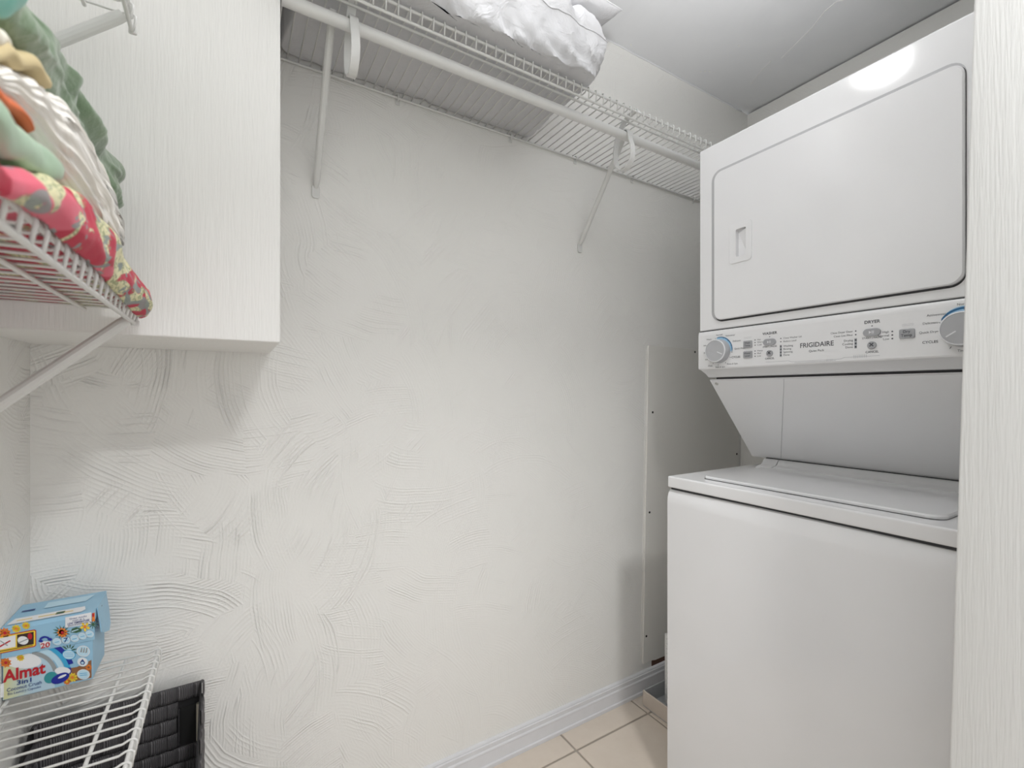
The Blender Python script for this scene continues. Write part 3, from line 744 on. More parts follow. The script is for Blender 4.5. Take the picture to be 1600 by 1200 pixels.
def pillow(name, cx, cy, zs, a, b, hu, hd, floor_z, seed, label, wr=0.012, p=4.0, rot=0.0, tip=0.0):
    root = empty(name, (cx, cy, floor_z if floor_z else zs-hd)); bm = bmesh.new()
    NU, NV = 130, 76
    def surf(u, v, side):
        # square-ish plan with slightly drawn-out corners
        k = 1+0.05*(abs(u)*abs(v))**2
        f = max(0.0, (1-abs(u)**p))**0.5*max(0.0, (1-abs(v)**p))**0.5
        x = cx+a*u*k; y = cy+b*v*k
        h = hu if side > 0 else hd
        z = zs+tip*max(0, u)**2+side*h*f
        e = fold(x, y, z, seed)*wr*(0.35+0.65*min(1, f*1.6))
        z += side*e; y += -e*0.8*(1 if v < 0 else -1)*abs(v); x += e*0.8*max(0, abs(u)-0.6)*(1 if u > 0 else -1)
        if side < 0 and floor_z: z = max(z, floor_z+0.0005+0.004*max(0, fold(x*1.4, y*1.3, 0, seed+4))*1.0)
        if rot:
            dx, dy = x-cx, y-cy; c_, s_ = math.cos(rot), math.sin(rot); x, y = cx+dx*c_-dy*s_, cy+dx*s_+dy*c_
        return Vector((x, min(y, YB-0.004), z))
    def rem(t_): return math.sin(t_*PI/2)
    top = [[bm.verts.new(surf(rem(-1+2*i/NU), rem(-1+2*j/NV), 1)) for j in range(NV+1)] for i in range(NU+1)]
    bot = [[top[i][j] if i in (0, NU) or j in (0, NV) else bm.verts.new(surf(rem(-1+2*i/NU), rem(-1+2*j/NV), -1)) for j in range(NV+1)] for i in range(NU+1)]
    for g_ in (top, bot):
        for i in range(NU):
            for j in range(NV):
                try: bm.faces.new((g_[i][j], g_[i+1][j], g_[i+1][j+1], g_[i][j+1]))
                except ValueError: pass
    rim = [top[i][0].co.copy() for i in range(NU+1)]+[top[NU][j].co.copy() for j in range(1, NV+1)]+[top[i][NV].co.copy() for i in range(NU-1, -1, -1)]+[top[0][j].co.copy() for j in range(NV-1, -1, -1)]
    part_at(finish(bm, 'cover', M['cotton'], smooth=True), root)
    bm = bmesh.new(); tube(bm, rim, 0.0018, 6, cap=False); part_at(finish(bm, 'piping', M['cotton'], smooth=True), root)
    tag(root, label, 'pillow'); return root
pillow('pillow', 0.478, 1.112, 2.150, 0.372, 0.172, 0.075, 0.230, ZS+0.0105, 3.1, 'plump wrinkled white pillow lying directly on the long wire shelf', 0.024, 7.0, 0.0, -0.03)
pillow('pillow', 0.480, 1.100, 2.262, 0.440, 0.145, 0.055, 0.060, None, 8.4, 'smooth white pillow lying on top of the other pillow, near the ceiling', 0.010, 3.5, 0.0, -0.01)

# ------------------------------------------------------------------ folded fabrics on the left shelf
def floral(name, base, cols, scale=16, seed=0.0, stripes=False):
    t = NT(name); t.rough(0.75); t.b.inputs['Sheen Weight'].default_value = 0.1
    x, y, z = t.sep(t.coords()); v = t.comb(t.math('MULTIPLY_ADD', x, 1.0, seed), t.math('MULTIPLY', y, 0.8), t.math('MULTIPLY', z, 1.4))
    step = lambda sig, a: t.ramp(sig, [(0.0, (0, 0, 0)), (a-0.012, (0, 0, 0)), (a, (1, 1, 1))])
    c = t.mix(step(t.noise(v, scale*0.45, 1, 0.5, 0.8), 0.60), base, cols[1])
    leaf = t.noise(v, scale*0.62, 1, 0.4, 2.4)
    c = t.mix(step(leaf, 0.545), c, cols[0])
    fine = t.node('ShaderNodeTexWave'); t.l.new(v, fine.inputs[0]); fine.inputs['Scale'].default_value = scale*4; fine.inputs['Distortion'].default_value = 9; fine.inputs['Detail Scale'].default_value = 2.0
    c = t.mix(t.math('MULTIPLY', t.math('MULTIPLY', step(leaf, 0.52), step(fine.outputs[1], 0.72)), 0.75), c, cols[3])
    c = t.mix(t.math('MULTIPLY', step(t.noise(v, scale*1.1, 1, 0.5, 3.0), 0.62), 0.9), c, cols[2])
    t.col(c); t.bump(t.noise(v, 700, 2), 0.0003); return t.m
PINK = srgb(184, 0, 52)
M['floral'] = floral('pink_floral_print', PINK, (srgb(214, 208, 166), srgb(214, 92, 112), srgb(130, 140, 138), srgb(128, 140, 96)), 15)
M['mint'] = simple('pale_mint_satin', srgb(170, 194, 170), 0.45, nz=0.001, nscale=40)
M['darkplaid'] = floral('dark_red_plaid', srgb(120, 14, 46), (srgb(150, 160, 170), srgb(90, 40, 50), srgb(160, 30, 70), srgb(190, 190, 200)), 30, 4.0)
M['orange'] = simple('orange_cotton', srgb(214, 112, 66), 0.8)
M['beige'] = simple('beige_linen', srgb(196, 178, 136), 0.85, nz=0.0008, nscale=90)
M['cream'] = simple('cream_fleece', srgb(232, 226, 210), 0.9, nz=0.0012, nscale=120)
t = NT('white_pleated_curtain'); t.rough(0.7)
x, y, z = t.sep(t.coords()); vv = t.comb(t.math('MULTIPLY', x, 60), t.math('MULTIPLY', y, 4), t.math('MULTIPLY', z, 150))
t.bump(t.noise(vv, 1.0, 3), 0.003); t.col(t.mix(t.noise(vv, 0.7, 2), srgb(230, 223, 210), srgb(244, 242, 238))); M['curtain'] = t.m
t = NT('sage_green_satin'); t.rough(0.4); v = t.coords(); t.b.inputs['Sheen Weight'].default_value = 0.3
t.col(t.mix(t.noise(v, 9, 3), srgb(80, 102, 74), srgb(134, 160, 126))); t.bump(t.noise(v, 120, 3), 0.0012); M['sage'] = t.m
M['teal'] = simple('aqua_satin', srgb(112, 184, 170), 0.35, nz=0.001, nscale=30)

def interp(secs, y):
    if y <= secs[0][0]: return secs[0][1:]
    for a, b in zip(secs, secs[1:]):
        if y <= b[0]:
            f = (y-a[0])/(b[0]-a[0]); f = f*f*(3-2*f)
            return tuple(p+(q-p)*f for p, q in zip(a[1:], b[1:]))
    return secs[-1][1:]
def cloth(name, label, cat, secs, mat, seed, wr=0.004, layers=0, ragged=0.0, xb=XL+0.012, base_z=None, NY=70, cap=0.05):
    y0, y1 = secs[0][0], secs[-1][0]
    root = empty(name, ((secs[-1][1]+xb)/2, (y0+y1)/2, min(s[2] for s in secs))); tag(root, label, cat, None)
    bm = bmesh.new(); rows = []; NF = 44
    for j in range(NY+1):
        tt = j/NY; y = y0+(y1-y0)*tt
        xf, zl, zh = interp(secs, y)
        # rounded end
        e = min(1.0, (y1-y)/cap) if cap else 1
        e = math.sqrt(max(0.02, 1-(1-e)**2)); zc = zl+(zh-zl)*0.4; zl2 = zc-(zc-zl)*e; zh2 = zc+(zh-zc)*e
        xf2 = xf-(1-e)*0.03
        h = (zh2-zl2)/2; zm = (zh2+zl2)/2; ring = []
        rx = min(0.028, h*1.1+0.006)
        for k in range(NF+1):     # front face from bottom to top
            a = -PI/2+PI*k/NF
            ca = math.copysign(abs(math.cos(a))**0.75, math.cos(a)); sa = math.copysign(abs(math.sin(a))**0.85, math.sin(a))
            zz = zm+h*sa; xx = xf2-rx+rx*ca
            nn = noise.noise(Vector((y*14+seed, zz*30, seed)))+0.5*noise.noise(Vector((y*40, zz*60+y*20, seed)))
            xx += wr*nn*max(0.2, ca)
            if layers: xx -= 0.0040*abs(math.sin(layers*PI*(k/NF)+1.4*noise.noise(Vector((y*6, seed, 0)))))*ca*min(1, 0.25+1.4*tt)
            yy = y
            if ragged and tt > 0.5: yy += ragged*(tt-0.5)*2*noise.noise(Vector((k*0.9, seed*3, 0)))
            zz += wr*0.5*noise.noise(Vector((y*11, seed+7, k*0.1)))
            if base_z is not None and xx < -0.1235: zz = max(zz, base_z)
            ring.append(bm.verts.new((xx, yy, zz)))
        for xx in (xf2-rx-0.03, -0.22, xb+0.01, xb):
            if xx < ring[0].co.x-0.01: ring.append(bm.verts.new((xx, y, zh2+wr*0.6*noise.noise(Vector((xx*20, y*12, seed))))))
        while len(ring) < NF+5: ring.append(bm.verts.new((xb, y, zh2)))
        for xx in (xb, -0.20):
            ring.append(bm.verts.new((xx, y, max(zl2, base_z) if base_z is not None else zl2)))
        rows.append(ring)
    n_ = len(rows[0])
    for a, b in zip(rows, rows[1:]):
        for k in range(n_): bm.faces.new((a[k], a[(k+1) % n_], b[(k+1) % n_], b[k]))
    bm.faces.new(rows[0]); bm.faces.new(rows[-1][::-1])
    part_at(finish(bm, 'folded_cloth', mat, smooth=True), root); return root
DZ_ = 1.3105
cloth('folded_quilt', 'hot pink floral quilt at the bottom of the fabric pile, rolled over the shelf lip', 'quilt',
      [(0.15, -0.110, 1.289, 1.304), (0.38, -0.110, 1.289, 1.307), (0.45, -0.110, 1.299, 1.326), (0.5, -0.110, 1.301, 1.344), (0.6, -0.111, 1.302, 1.366), (0.7, -0.111, 1.298, 1.368), (0.8, -0.109, 1.293, 1.352), (0.9, -0.104, 1.291, 1.343), (0.975, -0.108, 1.293, 1.332)],
      M['floral'], 1.0, 0.006, base_z=DZ_, cap=0.035, NY=110)
cloth('folded_cloth', 'dark red plaid cloth squeezed between the pink quilt and the pale mint sheet', 'cloth',
      [(0.15, -0.128, 1.306, 1.332), (0.36, -0.126, 1.307, 1.333), (0.42, -0.130, 1.314, 1.338), (0.46, -0.15, 1.330, 1.342)], M['darkplaid'], 2.0, 0.002, cap=0.03)
cloth('folded_sheet', 'pale mint satin sheet lying on the hot pink quilt', 'sheet',
      [(0.15, -0.116, 1.330, 1.347), (0.36, -0.116, 1.329, 1.348), (0.41, -0.115, 1.316, 1.350), (0.45, -0.116, 1.327, 1.361), (0.5, -0.118, 1.340, 1.367), (0.58, -0.130, 1.362, 1.373)], M['mint'], 3.0, 0.006, cap=0.05)
cloth('folded_cloth', 'thin orange cloth between the mint sheet and the white curtain', 'cloth',
      [(0.15, -0.120, 1.347, 1.358), (0.40, -0.118, 1.349, 1.359), (0.45, -0.119, 1.361, 1.367), (0.50, -0.128, 1.366, 1.372)], M['orange'], 4.0, 0.002, cap=0.03)
cloth('folded_curtain', 'thick white pleated curtain with ragged layered ends, in the middle of the pile', 'curtain',
      [(0.15, -0.122, 1.352, 1.365), (0.36, -0.121, 1.354, 1.365), (0.40, -0.120, 1.358, 1.370), (0.45, -0.119, 1.365, 1.395), (0.5, -0.119, 1.366, 1.418), (0.6, -0.120, 1.370, 1.450), (0.7, -0.121, 1.370, 1.455), (0.8, -0.126, 1.360, 1.446), (0.87, -0.134, 1.366, 1.42)], M['curtain'], 5.0, 0.0022, layers=10, ragged=0.12, cap=0.02, NY=110)
cloth('folded_cloth', 'beige linen cloth folded above the white curtain', 'cloth',
      [(0.15, -0.126, 1.366, 1.380), (0.36, -0.125, 1.366, 1.381), (0.40, -0.124, 1.371, 1.384), (0.45, -0.123, 1.396, 1.411), (0.5, -0.125, 1.419, 1.433), (0.6, -0.138, 1.451, 1.457)], M['beige'], 6.0, 0.003, cap=0.05)
cloth('folded_blanket', 'cream fleece blanket between the beige linen and the green satin', 'blanket',
      [(0.15, -0.124, 1.382, 1.402), (0.37, -0.124, 1.382, 1.402), (0.42, -0.124, 1.391, 1.408), (0.46, -0.130, 1.414, 1.424), (0.50, -0.15, 1.433, 1.436)], M['cream'], 7.0, 0.002, cap=0.04)
cloth('folded_drape', 'crumpled sage green satin drape hanging over the far end of the pile', 'drape',
      [(0.15, -0.145, 1.408, 1.48), (0.40, -0.142, 1.410, 1.485), (0.46, -0.134, 1.424, 1.492), (0.5, -0.130, 1.434, 1.500), (0.6, -0.133, 1.455, 1.512), (0.7, -0.136, 1.458, 1.527), (0.8, -0.138, 1.452, 1.527), (0.9, -0.139, 1.440, 1.530), (0.945, -0.141, 1.440, 1.527)], M['sage'], 8.0, 0.016, layers=3, cap=0.02, NY=100)
cloth('folded_sheet', 'aqua satin sheet at the top of the pile, nearest the camera', 'sheet',
      [(0.15, -0.118, 1.404, 1.475), (0.36, -0.118, 1.405, 1.475), (0.43, -0.118, 1.415, 1.480), (0.48, -0.126, 1.44, 1.485)], M['teal'], 9.0, 0.005, cap=0.03)

# ------------------------------------------------------------------ detergent box on the low shelf
DB = empty('detergent_box', (-0.28, 1.20, 0.6365)); tag(DB, 'sky blue laundry capsule carton with red and white lettering on the low shelf', 'box')
BX0, BX1 = XL+0.001, -0.2195; BY0, BY1 = 1.150, 1.245; BZ = 0.6365
def c6(cx, cy): return (-0.2195-(975-cx)*0.000125, BZ+0.0005+((890+(975-cx)*0.246)-cy)/5700)
t = NT('sky_blue_card'); t.rough(0.4); v = t.coords(); t.col(t.mix(t.noise(v, 20, 2), srgb(140, 186, 214), srgb(158, 200, 224))); M['card'] = t.m
t = NT('card_artwork'); t.rough(0.4)
x, y, z = t.sep(t.coords())
f = t.node('ShaderNodeMapRange'); t.l.new(x, f.inputs[0]); f.inputs[1].default_value = -0.345; f.inputs[2].default_value = -0.30
c_ = t.mix(f.outputs[0], srgb(228, 214, 70), srgb(176, 208, 226)); c_ = t.mix(t.math('MULTIPLY', t.noise(t.coords(), 60, 2), 0.5), c_, srgb(206, 222, 232))
t.col(c_); M['card_art'] = t.m
def cm(name, *c): M[name] = simple(name, srgb(*c), 0.45); return M[name]
inks = ['c_red', 'c_navy', 'c_white', 'c_cyan', 'c_teal', 'c_grey', 'c_yellow', 'c_orange', 'c_brown', 'c_green', 'c_black', 'c_pale', 'c_dblue']
for nme, c in zip(inks, ((184, 24, 38), (30, 62, 130), (232, 234, 236), (60, 168, 214), (52, 146, 152), (150, 156, 158), (240, 206, 60), (232, 130, 50), (142, 96, 62), (58, 98, 70), (52, 34, 30), (190, 222, 238), (24, 40, 150))): cm(nme, *c)
II = {n_: i for i, n_ in enumerate(inks)}
bm = bmesh.new(); bbox(bm, BX0+0.001, BX1, BY0, BY1, BZ, BZ+0.110, 0.0006, 1); part_at(finish(bm, 'carton', M['card']), DB)
bm = bmesh.new()
lz0 = c6(975, 470)[1]; lz1 = c6(975, 165)[1]
lp = [(BY0-0.0025, lz0), (BY0-0.0035, lz1-0.006), (BY0-0.0005, lz1), (BY1+0.001, lz1+0.002), (BY1+0.002, lz1-0.002), (BY1+0.002, lz0), (BY1+0.0005, lz0), (BY1+0.0005, BZ+0.110), (BY0-0.0005, BZ+0.110), (BY0-0.0005, lz0)]
rr_ = [[bm.verts.new((x, y, z)) for y, z in lp] for x in (BX0, BX1+0.003)]
for k in range(len(lp)): bm.faces.new((rr_[0][k], rr_[0][(k+1) % len(lp)], rr_[1][(k+1) % len(lp)], rr_[1][k]))
bm.faces.new(rr_[0][::-1]); bm.faces.new(rr_[1])
lidc = part_at(finish(bm, 'lid', M['card']), DB)
# side tuck flap of the lid, bulging out with a slot
bm = bmesh.new()
fp = [(-0.036, 0.052), (0.036, 0.055), (0.040, 0.020), (0.028, -0.006), (0.010, -0.014), (-0.020, -0.004), (-0.037, 0.004)]
slab(bm, fp, (BX1+0.0032, (BY0+BY1)/2, lz0+0.002), (0, 1, 0), (0, 0, 1), (1, 0, 0), 0.0016)
for v in bm.verts: v.co.x += 0.010*max(0, (lz0+0.045-v.co.z)/0.06)
sub(finish(bm, 'side_flap', M['card']), lidc)
bm = bmesh.new(); slab(bm, [(-0.004, -0.011), (0.001, -0.011), (0.004, 0.011), (-0.001, 0.011)], (BX1+0.0056, (BY0+BY1)/2-0.010, lz0+0.036), (0, 1, 0), (0, 0, 1), (1, 0, 0), 0.0005)
sub(finish(bm, 'flap_slot', M['c_black']), lidc)
Rb, Ub, Nb = (1, 0, 0), (0, 0, 1), (0, -1, 0)
def art(bm, pts, yf, mi):
    q = [bm.verts.new((c6(*p)[0], yf, c6(*p)[1])) for p in pts]
    f = bm.faces.new(q); f.material_index = II[mi]
def el(cx, cy, rx, ry, n=22, rot=0.0):
    r_ = math.radians(rot); out = []
    for k in range(n):
        a = 2*PI*k/n; p, q = rx*math.cos(a), ry*math.sin(a); out.append((cx+p*math.cos(r_)-q*math.sin(r_), cy+p*math.sin(r_)+q*math.cos(r_)))
    return out
def band(bm, cx, cy, r0, r1, a0, a1, yf, mi, sq=0.9, n=16):
    for k in range(n):
        a, b = (math.radians(a0+(a1-a0)*q/n) for q in (k, k+1))
        art(bm, [(cx+r0*math.cos(a), cy-r0*sq*math.sin(a)), (cx+r1*math.cos(a), cy-r1*sq*math.sin(a)), (cx+r1*math.cos(b), cy-r1*sq*math.sin(b)), (cx+r0*math.cos(b), cy-r0*sq*math.sin(b))], yf, mi)
def flower(bm, cx, cy, r, yf, outer, inner, spikes=9, sq=0.9, thin=0.28):
    for k in range(spikes):
        a = 2*PI*k/spikes+0.3; c_, s_ = math.cos(a), math.sin(a)*sq
        art(bm, [(cx, cy), (cx+r*0.6*c_-r*thin*s_, cy+r*0.6*s_+r*thin*c_), (cx+r*c_, cy+r*s_), (cx+r*0.6*c_+r*thin*s_, cy+r*0.6*s_-r*thin*c_)], yf, outer)
    art(bm, el(cx, cy, r*0.28, r*0.26), yf-0.0002, inner)
# body front artwork
bm = bmesh.new(); xa, za = c6(0, 700); xb_, zb_ = c6(560, 1100)
bm.faces.new([bm.verts.new((p, BY0-0.0002, q)) for p, q in ((BX0+0.002, BZ+0.001), (xb_, BZ+0.001), (xb_-0.004, lz0-0.002), (BX0+0.002, lz0-0.002))])
part_at(mesh_raw(bm, 'artwork_panel', [M['card_art']]), DB)
bm = bmesh.new(); Y1 = BY0-0.0004
band(bm, 330, 860, 215, 262, 12, 92, Y1, 'c_grey'); band(bm, 350, 860, 262, 320, 2, 78, Y1, 'c_pale'); band(bm, 360, 860, 320, 380, 0, 74, Y1, 'c_cyan'); band(bm, 370, 860, 360, 415, 20, 62, Y1-0.0002, 'c_dblue')
band(bm, 345, 850, 355, 395, -2, 12, Y1-0.0002, 'c_dblue')
art(bm, el(230, 720, 190, 80), Y1-0.0001, 'c_white')
flower(bm, 60, 745, 60, Y1-0.0003, 'c_orange', 'c_red'); flower(bm, 205, 690, 45, Y1-0.0003, 'c_yellow', 'c_orange')
art(bm, el(645, 815, 85, 42), Y1-0.0004, 'c_white'); art(bm, el(515, 885, 72, 55, rot=-30), Y1-0.0005, 'c_teal'); art(bm, el(620, 890, 105, 48, rot=-24), Y1-0.0007, 'c_dblue'); art(bm, el(640, 870, 50, 12, rot=-24), Y1-0.0009, 'c_white')
art(bm, [(700, 790), (800, 770), (960, 690), (962, 880), (860, 905), (720, 930), (670, 905)], Y1-0.0001, 'c_brown')
flower(bm, 750, 880, 60, Y1-0.0003, 'c_yellow', 'c_orange'); flower(bm, 690, 925, 42, Y1-0.0003, 'c_orange', 'c_yellow'); flower(bm, 930, 770, 40, Y1-0.0003, 'c_orange', 'c_brown')
flower(bm, 715, 600, 95, Y1-0.0001, 'c_green', 'c_pale', 11, 0.9, 0.08)
for (cx, cy, rx, ry, m_, m2) in ((712, 642, 74, 52, 'c_cyan', 'c_pale'), (870, 600, 74, 60, 'c_white', 'c_pale'), (862, 712, 62, 50, 'c_pale', 'c_white'), (872, 845, 72, 54, 'c_white', 'c_pale')):
    art(bm, el(cx, cy, rx, ry), Y1-0.0005, m_); art(bm, el(cx, cy, rx*0.88, ry*0.88), Y1-0.0007, m2)
art(bm, [(862, 680), (892, 720), (878, 742), (846, 742), (832, 720)], Y1-0.0009, 'c_navy'); art(bm, el(862, 722, 16, 12), Y1-0.0011, 'c_pale')
for k in range(3): art(bm, [(835+k*28, 610+k*4), (850+k*28, 560), (862+k*28, 562), (855+k*28, 612)], Y1-0.0009, 'c_grey')
for k in range(3): art(bm, [(660, 625+k*18), (762, 618+k*18), (762, 622+k*18), (660, 629+k*18)], Y1-0.0009, 'c_cyan')
for k in range(2): art(bm, [(830, 835+k*20), (912, 825+k*20), (912, 831+k*20), (830, 841+k*20)], Y1-0.0009, 'c_cyan')
art(bm, [(0, 960), (42, 948), (42, 1088), (0, 1100)], Y1-0.0004, 'c_white')
part_at(mesh_raw(bm, 'printed_picture', [M[n_] for n_ in inks]), DB)['kind'] = 'stuff'
bm = bmesh.new()
def btx(s, cx, cy, size, mi, al='CENTER', bold=0.0, sx=1.0, yf=None, slant=0.0, fit=None):
    X, Z = c6(cx, cy); put_text(bm, s, size, (X, (Y1-0.0008) if yf is None else yf, Z), Rb, Ub, Nb, al, II[mi], bold, sx, slant, fit)
btx('Almat', 250, 838, 0.0285, 'c_red', bold=0.03, fit=0.0540)
btx('3in1', 252, 926, 0.0110, 'c_navy', bold=0.022, fit=0.0185)
btx('Coconut Crush', 248, 977, 0.0088, 'c_navy', bold=0.006, fit=0.0440); btx('Bio Laundry Capsules', 248, 1018, 0.0062, 'c_navy', fit=0.0420)
part_at(mesh_raw(bm, 'printed_text', [M[n_] for n_ in inks]), DB)['kind'] = 'stuff'
# lid front artwork
bm = bmesh.new(); Y2 = BY0-0.0041
art(bm, [(0, 478), (355, 390), (372, 400), (372, 552), (356, 565), (0, 652)], Y2, 'c_red'); art(bm, [(0, 486), (350, 400), (364, 406), (364, 548), (350, 557), (0, 644)], Y2-0.0002, 'c_yellow')
art(bm, [(0, 498), (165, 456), (165, 572), (0, 612)], Y2-0.0004, 'c_white'); art(bm, [(180, 452), (348, 412), (348, 538), (180, 580)], Y2-0.0004, 'c_black')
art(bm, el(240, 505, 55, 42), Y2-0.0006, 'c_white'); art(bm, el(310, 460, 24, 32), Y2-0.0006, 'c_red')
art(bm, [(190, 530), (290, 480), (296, 488), (196, 538)], Y2-0.0008, 'c_grey')
art(bm, [(0, 575), (110, 508), (118, 518), (8, 588)], Y2-0.0006, 'c_red'); art(bm, [(10, 520), (18, 515), (92, 560), (84, 568)], Y2-0.0007, 'c_grey')
art(bm, [(0, 622), (340, 548), (340, 553), (0, 630)], Y2-0.0006, 'c_black')
flower(bm, 60, 440, 62, Y2-0.0002, 'c_orange', 'c_red'); flower(bm, 172, 392, 50, Y2-0.0002, 'c_yellow', 'c_orange'); flower(bm, 270, 356, 46, Y2-0.0002, 'c_yellow', 'c_orange')
flower(bm, 640, 400, 100, Y2-0.0001, 'c_green', 'c_orange', 12, 0.75, 0.07); flower(bm, 648, 405, 62, Y2-0.0003, 'c_orange', 'c_red', 9)
art(bm, [(735, 400), (750, 360), (800, 340), (850, 352), (860, 380), (800, 400)], Y2-0.0002, 'c_green'); art(bm, [(745, 385), (820, 358), (822, 366), (750, 395)], Y2-0.0004, 'c_pale')
flower(bm, 985, 300, 62, Y2-0.0001, 'c_green', 'c_green', 9, 0.9, 0.09); flower(bm, 895, 330, 62, Y2-0.0003, 'c_yellow', 'c_orange', 5)
art(bm, [(678, 245), (965, 172), (965, 295), (700, 350), (678, 350)], Y2-0.0001, 'c_white')
art(bm, [(972, 182), (1004, 172), (1006, 262), (974, 272)], Y2-0.0002, 'c_orange'); art(bm, el(986, 200, 12, 22), Y2-0.0004, 'c_red')
band(bm, 465, 498, 38, 62, 10, 170, Y2-0.0002, 'c_dblue', 0.75); art(bm, [(405, 508), (525, 500), (515, 560), (420, 574)], Y2-0.0002, 'c_white')
art(bm, el(420, 505, 24, 14), Y2-0.0003, 'c_dblue'); art(bm, el(515, 482, 24, 14), Y2-0.0003, 'c_dblue')
for (cx, cy) in ((590, 502), (685, 482), (780, 460), (866, 430), (946, 404)):
    art(bm, el(cx, cy, 46, 36), Y2-0.0002, 'c_white'); art(bm, el(cx, cy, 41, 32), Y2-0.0004, 'c_pale'); art(bm, [(cx-24, cy+6), (cx+24, cy-6), (cx+24, cy), (cx-24, cy+12)], Y2-0.0006, 'c_cyan')
sub(mesh_raw(bm, 'printed_picture', [M[n_] for n_ in inks]), lidc)['kind'] = 'stuff'
bm = bmesh.new()
btx('20', 468, 545, 0.0125, 'c_red', yf=Y2-0.0008, bold=0.02); btx('7', 685, 480, 0.0115, 'c_navy', yf=Y2-0.0010, bold=0.02)
btx('Great results', 820, 236, 0.0045, 'c_navy', yf=Y2-0.0006); btx('even at a', 822, 258, 0.0045, 'c_navy', yf=Y2-0.0006)
btx('LOW TEMPERATURE', 824, 284, 0.0052, 'c_navy', yf=Y2-0.0006, bold=0.015, fit=0.030); btx('QUICK & SHORT WASH', 820, 306, 0.0042, 'c_navy', yf=Y2-0.0006, fit=0.028)
sub(mesh_raw(bm, 'printed_text', [M[n_] for n_ in inks]), lidc)['kind'] = 'stuff'
# top of the lid: white oval window print and its lettering marks
bm = bmesh.new(); zt = lz1+0.0004
def topart(pts, mi, dz=0.0):
    f = bm.faces.new([bm.verts.new((x, y, zt+dz+0.002*(y-BY0)/(BY1-BY0)+0.0006)) for x, y in pts]); f.material_index = II[mi]
topart([(-0.334, 1.154), (-0.236, 1.154), (-0.232, 1.162), (-0.236, 1.178), (-0.330, 1.178), (-0.334, 1.160)], 'c_white')
for (a, b) in ((-0.325, -0.305), (-0.297, -0.272), (-0.264, -0.250)): topart([(a, 1.164), (b, 1.164), (b, 1.167), (a, 1.167)], 'c_yellow', 0.0003)
topart([(-0.274, 1.162), (-0.262, 1.162), (-0.262, 1.172), (-0.274, 1.172)], 'c_green', 0.0003)
topart([(-0.300, 1.205), (-0.24, 1.205), (-0.232, 1.232), (-0.300, 1.232)], 'c_pale')
topart([(-0.33, 1.205), (-0.312, 1.205), (-0.312, 1.211), (-0.33, 1.211)], 'c_navy', 0.0002)
sub(mesh_raw(bm, 'top_print', [M[n_] for n_ in inks]), lidc)['kind'] = 'stuff'

# small white bottle at the near end of the low shelf
bt = empty('white_jar', (-0.283, 0.875, 0.6365)); tag(bt, 'short white plastic jar at the near end of the low shelf', 'jar')
bm = bmesh.new(); lathe(bm, [(0.026, 0.0), (0.028, 0.003), (0.028, 0.022), (0.024, 0.029), (0.0185, 0.032)], 24, 0, -0.283, 0.875, 0.6365); part_at(finish(bm, 'body', M['plastic'], angle=40), bt)
bm = bmesh.new(); lathe(bm, [(0.0205, 0.032), (0.021, 0.034), (0.021, 0.046), (0.018, 0.050), (0.010, 0.051)], 24, 0, -0.283, 0.875, 0.6365); part_at(finish(bm, 'cap', M['plastic'], angle=50), bt)

# ------------------------------------------------------------------ dark woven hamper under the low shelf
t = NT('charcoal_paper_rope'); t.rough(0.6); x, y, z = t.sep(t.coords())
v = t.comb(t.math('MULTIPLY', x, 60), t.math('MULTIPLY', y, 60), t.math('MULTIPLY', z, 700))
t.col(t.mix(t.noise(t.coords(), 160, 2), srgb(34, 33, 36), srgb(70, 68, 70))); t.bump(t.noise(t.coords(), 420, 3), 0.0015); M['weave'] = t.m
t = NT('charcoal_rope_fine'); t.rough(0.6)
x, y, z = t.sep(t.coords()); s_ = t.math('SINE', t.math('MULTIPLY', t.math('ADD', x, y), 2*PI/0.0036))
t.col(t.mix(t.math('MULTIPLY_ADD', s_, 0.35, 0.5), srgb(66, 64, 66), srgb(112, 110, 112))); t.bump(s_, 0.0008); M['weave2'] = t.m
M['hamper_in'] = simple('hamper_lining', srgb(26, 25, 27), 0.9)
M['post'] = simple('pale_frame_post', srgb(196, 190, 174), 0.5)
HB = empty('woven_hamper', (-0.19, 1.05, 0)); tag(HB, 'open charcoal woven hamper with a handle slot, below the low shelf', 'hamper')
hx0, hx1, hy0, hy1, hz = XL+0.012, -0.054, 0.98, 1.256, 0.527; HF = 0.36
ox0, ox1, oz0, oz1 = -0.094, -0.064, 0.398, 0.478
TH = 0.008
bm = bmesh.new()
bbox(bm, hx0, hx1, hy1-0.003, hy1, 0.004, hz-0.003); bbox(bm, hx0, hx1, hy0, hy0+0.003, 0.004, HF)

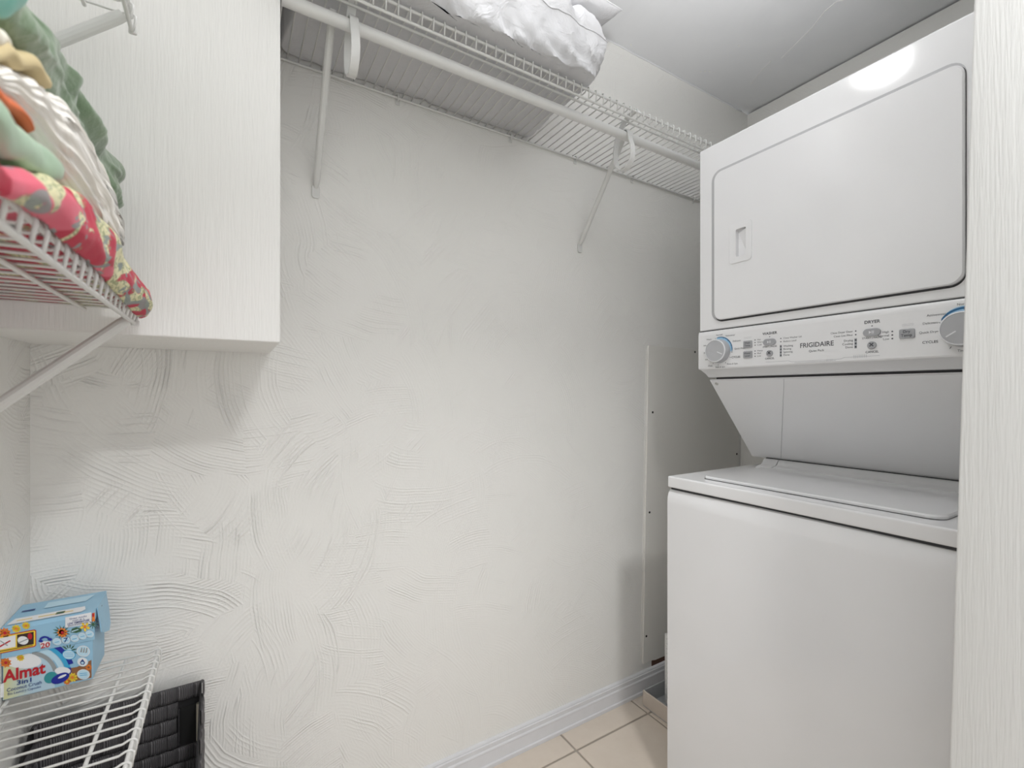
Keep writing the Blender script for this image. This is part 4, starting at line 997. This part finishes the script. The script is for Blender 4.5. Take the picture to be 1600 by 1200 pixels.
for xs_ in (hx0, hx1-0.003): slab(bm, [(hy0+0.003, 0.004), (hy1-0.003, 0.004), (hy1-0.003, hz-0.003), (hy1-0.02, hz-0.003), (hy0+0.003, HF)], (xs_, 0, 0), (0, 1, 0), (0, 0, 1), (1, 0, 0), 0.003)
bbox(bm, hx0+0.003, hx1-0.003, hy0+0.003, hy1-0.003, 0.0, 0.008)
part_at(finish(bm, 'shell', M['hamper_in']), HB)
bm = bmesh.new(); tube(bm, [(ox1+0.004, hy1-TH, oz0-0.001), (ox1+0.004, hy1-TH, oz1+0.001)], 0.0042, 10); part_at(finish(bm, 'frame_post', M['post'], angle=50), HB)
cw, chh = 0.0315, 0.0338
def weave_me(w_, h_):
    b = bmesh.new(); nx = 5; rows = []
    for i in range(nx+1):
        u = i/nx; x = w_*(u-0.5)*0.985; bul = 0.0042*max(0, math.sin(PI*u))**0.7+0.0006
        rows.append([b.verts.new((x, -q*bul-(0.0 if q else -0.002), h_*s_*0.47)) for q, s_ in ((0, -1), (0.8, -0.98), (1, -0.5), (1, 0.5), (0.8, 0.98), (0, 1))])
    for p, q in zip(rows, rows[1:]):
        for k in range(5): b.faces.new((p[k], p[k+1], q[k+1], q[k]))
    me = bpy.data.meshes.new('weave_strip'); b.to_mesh(me); b.free(); me.materials.append(M['weave2'])
    for p in me.polygons: p.use_smooth = True
    return me
wm = weave_me(cw, chh); wn = weave_me(cw*0.46, chh)
nrow = 8          # the rows that can be seen; below them the plain shell goes on down to the floor
def strips(a0, a1, place, skip=None):
    for rI in range(nrow):
        z = hz-chh*(rI+0.5); x = a1-(cw*0.46 if rI % 2 == 0 else 0)
        xs = [(a1-cw*0.23, wn, cw*0.23)] if rI % 2 == 0 else []
        while x-cw > a0-0.012: xs.append((x-cw/2, wm, cw/2)); x -= cw
        for x, me, hw in xs:
            sxx = 1.0
            if skip and skip(x, hw, z):
                if skip is not hole or x-hw > ox0-0.007: continue
                nr = ox0-0.003; sxx = (nr-(x-hw))/(2*hw); x = (nr+x-hw)/2
            o = bpy.data.objects.new('weave_strip', me); o.scale.x = sxx; C.objects.link(o)
            loc, rz = place(x); o.location = (loc[0], loc[1], z); o.rotation_euler = (0, 0, rz); part_at(o, HB)
hole = lambda x, hw, z: x+hw > ox0+0.006 and x-hw < ox1-0.002 and z+chh/2 > oz0+0.006 and z-chh/2 < oz1-0.006
strips(hx0, hx1, lambda x: ((x, hy1-0.0045), 0), hole)   # far side, seen from inside
slope = lambda y, hw, z: z+chh/2 > HF+(hz-HF)*(y-hw-hy0)/(hy1-0.02-hy0)+0.004
strips(hy0, hy1, lambda y: ((hx1+0.0012, y), PI/2), slope)          # right side, seen from outside
strips(hy0, hy1, lambda y: ((hx0+0.0045, y), PI/2), slope)          # left side, seen from inside
bm = bmesh.new(); slab(bm, [(ox0, oz0), (ox1, oz0+0.004), (ox1, oz1), (ox0, oz1)], (0, hy1-0.0032, 0), (1, 0, 0), (0, 0, 1), (0, -1, 0), 0.0006); part_at(finish(bm, 'handle_opening', M['black']), HB)
bm = bmesh.new(); bbox(bm, ox0-0.003, ox0, hy1-TH-0.002, hy1-0.003, oz0, oz1, 0.0008, 1); part_at(finish(bm, 'handle_rim', M['weave']), HB)
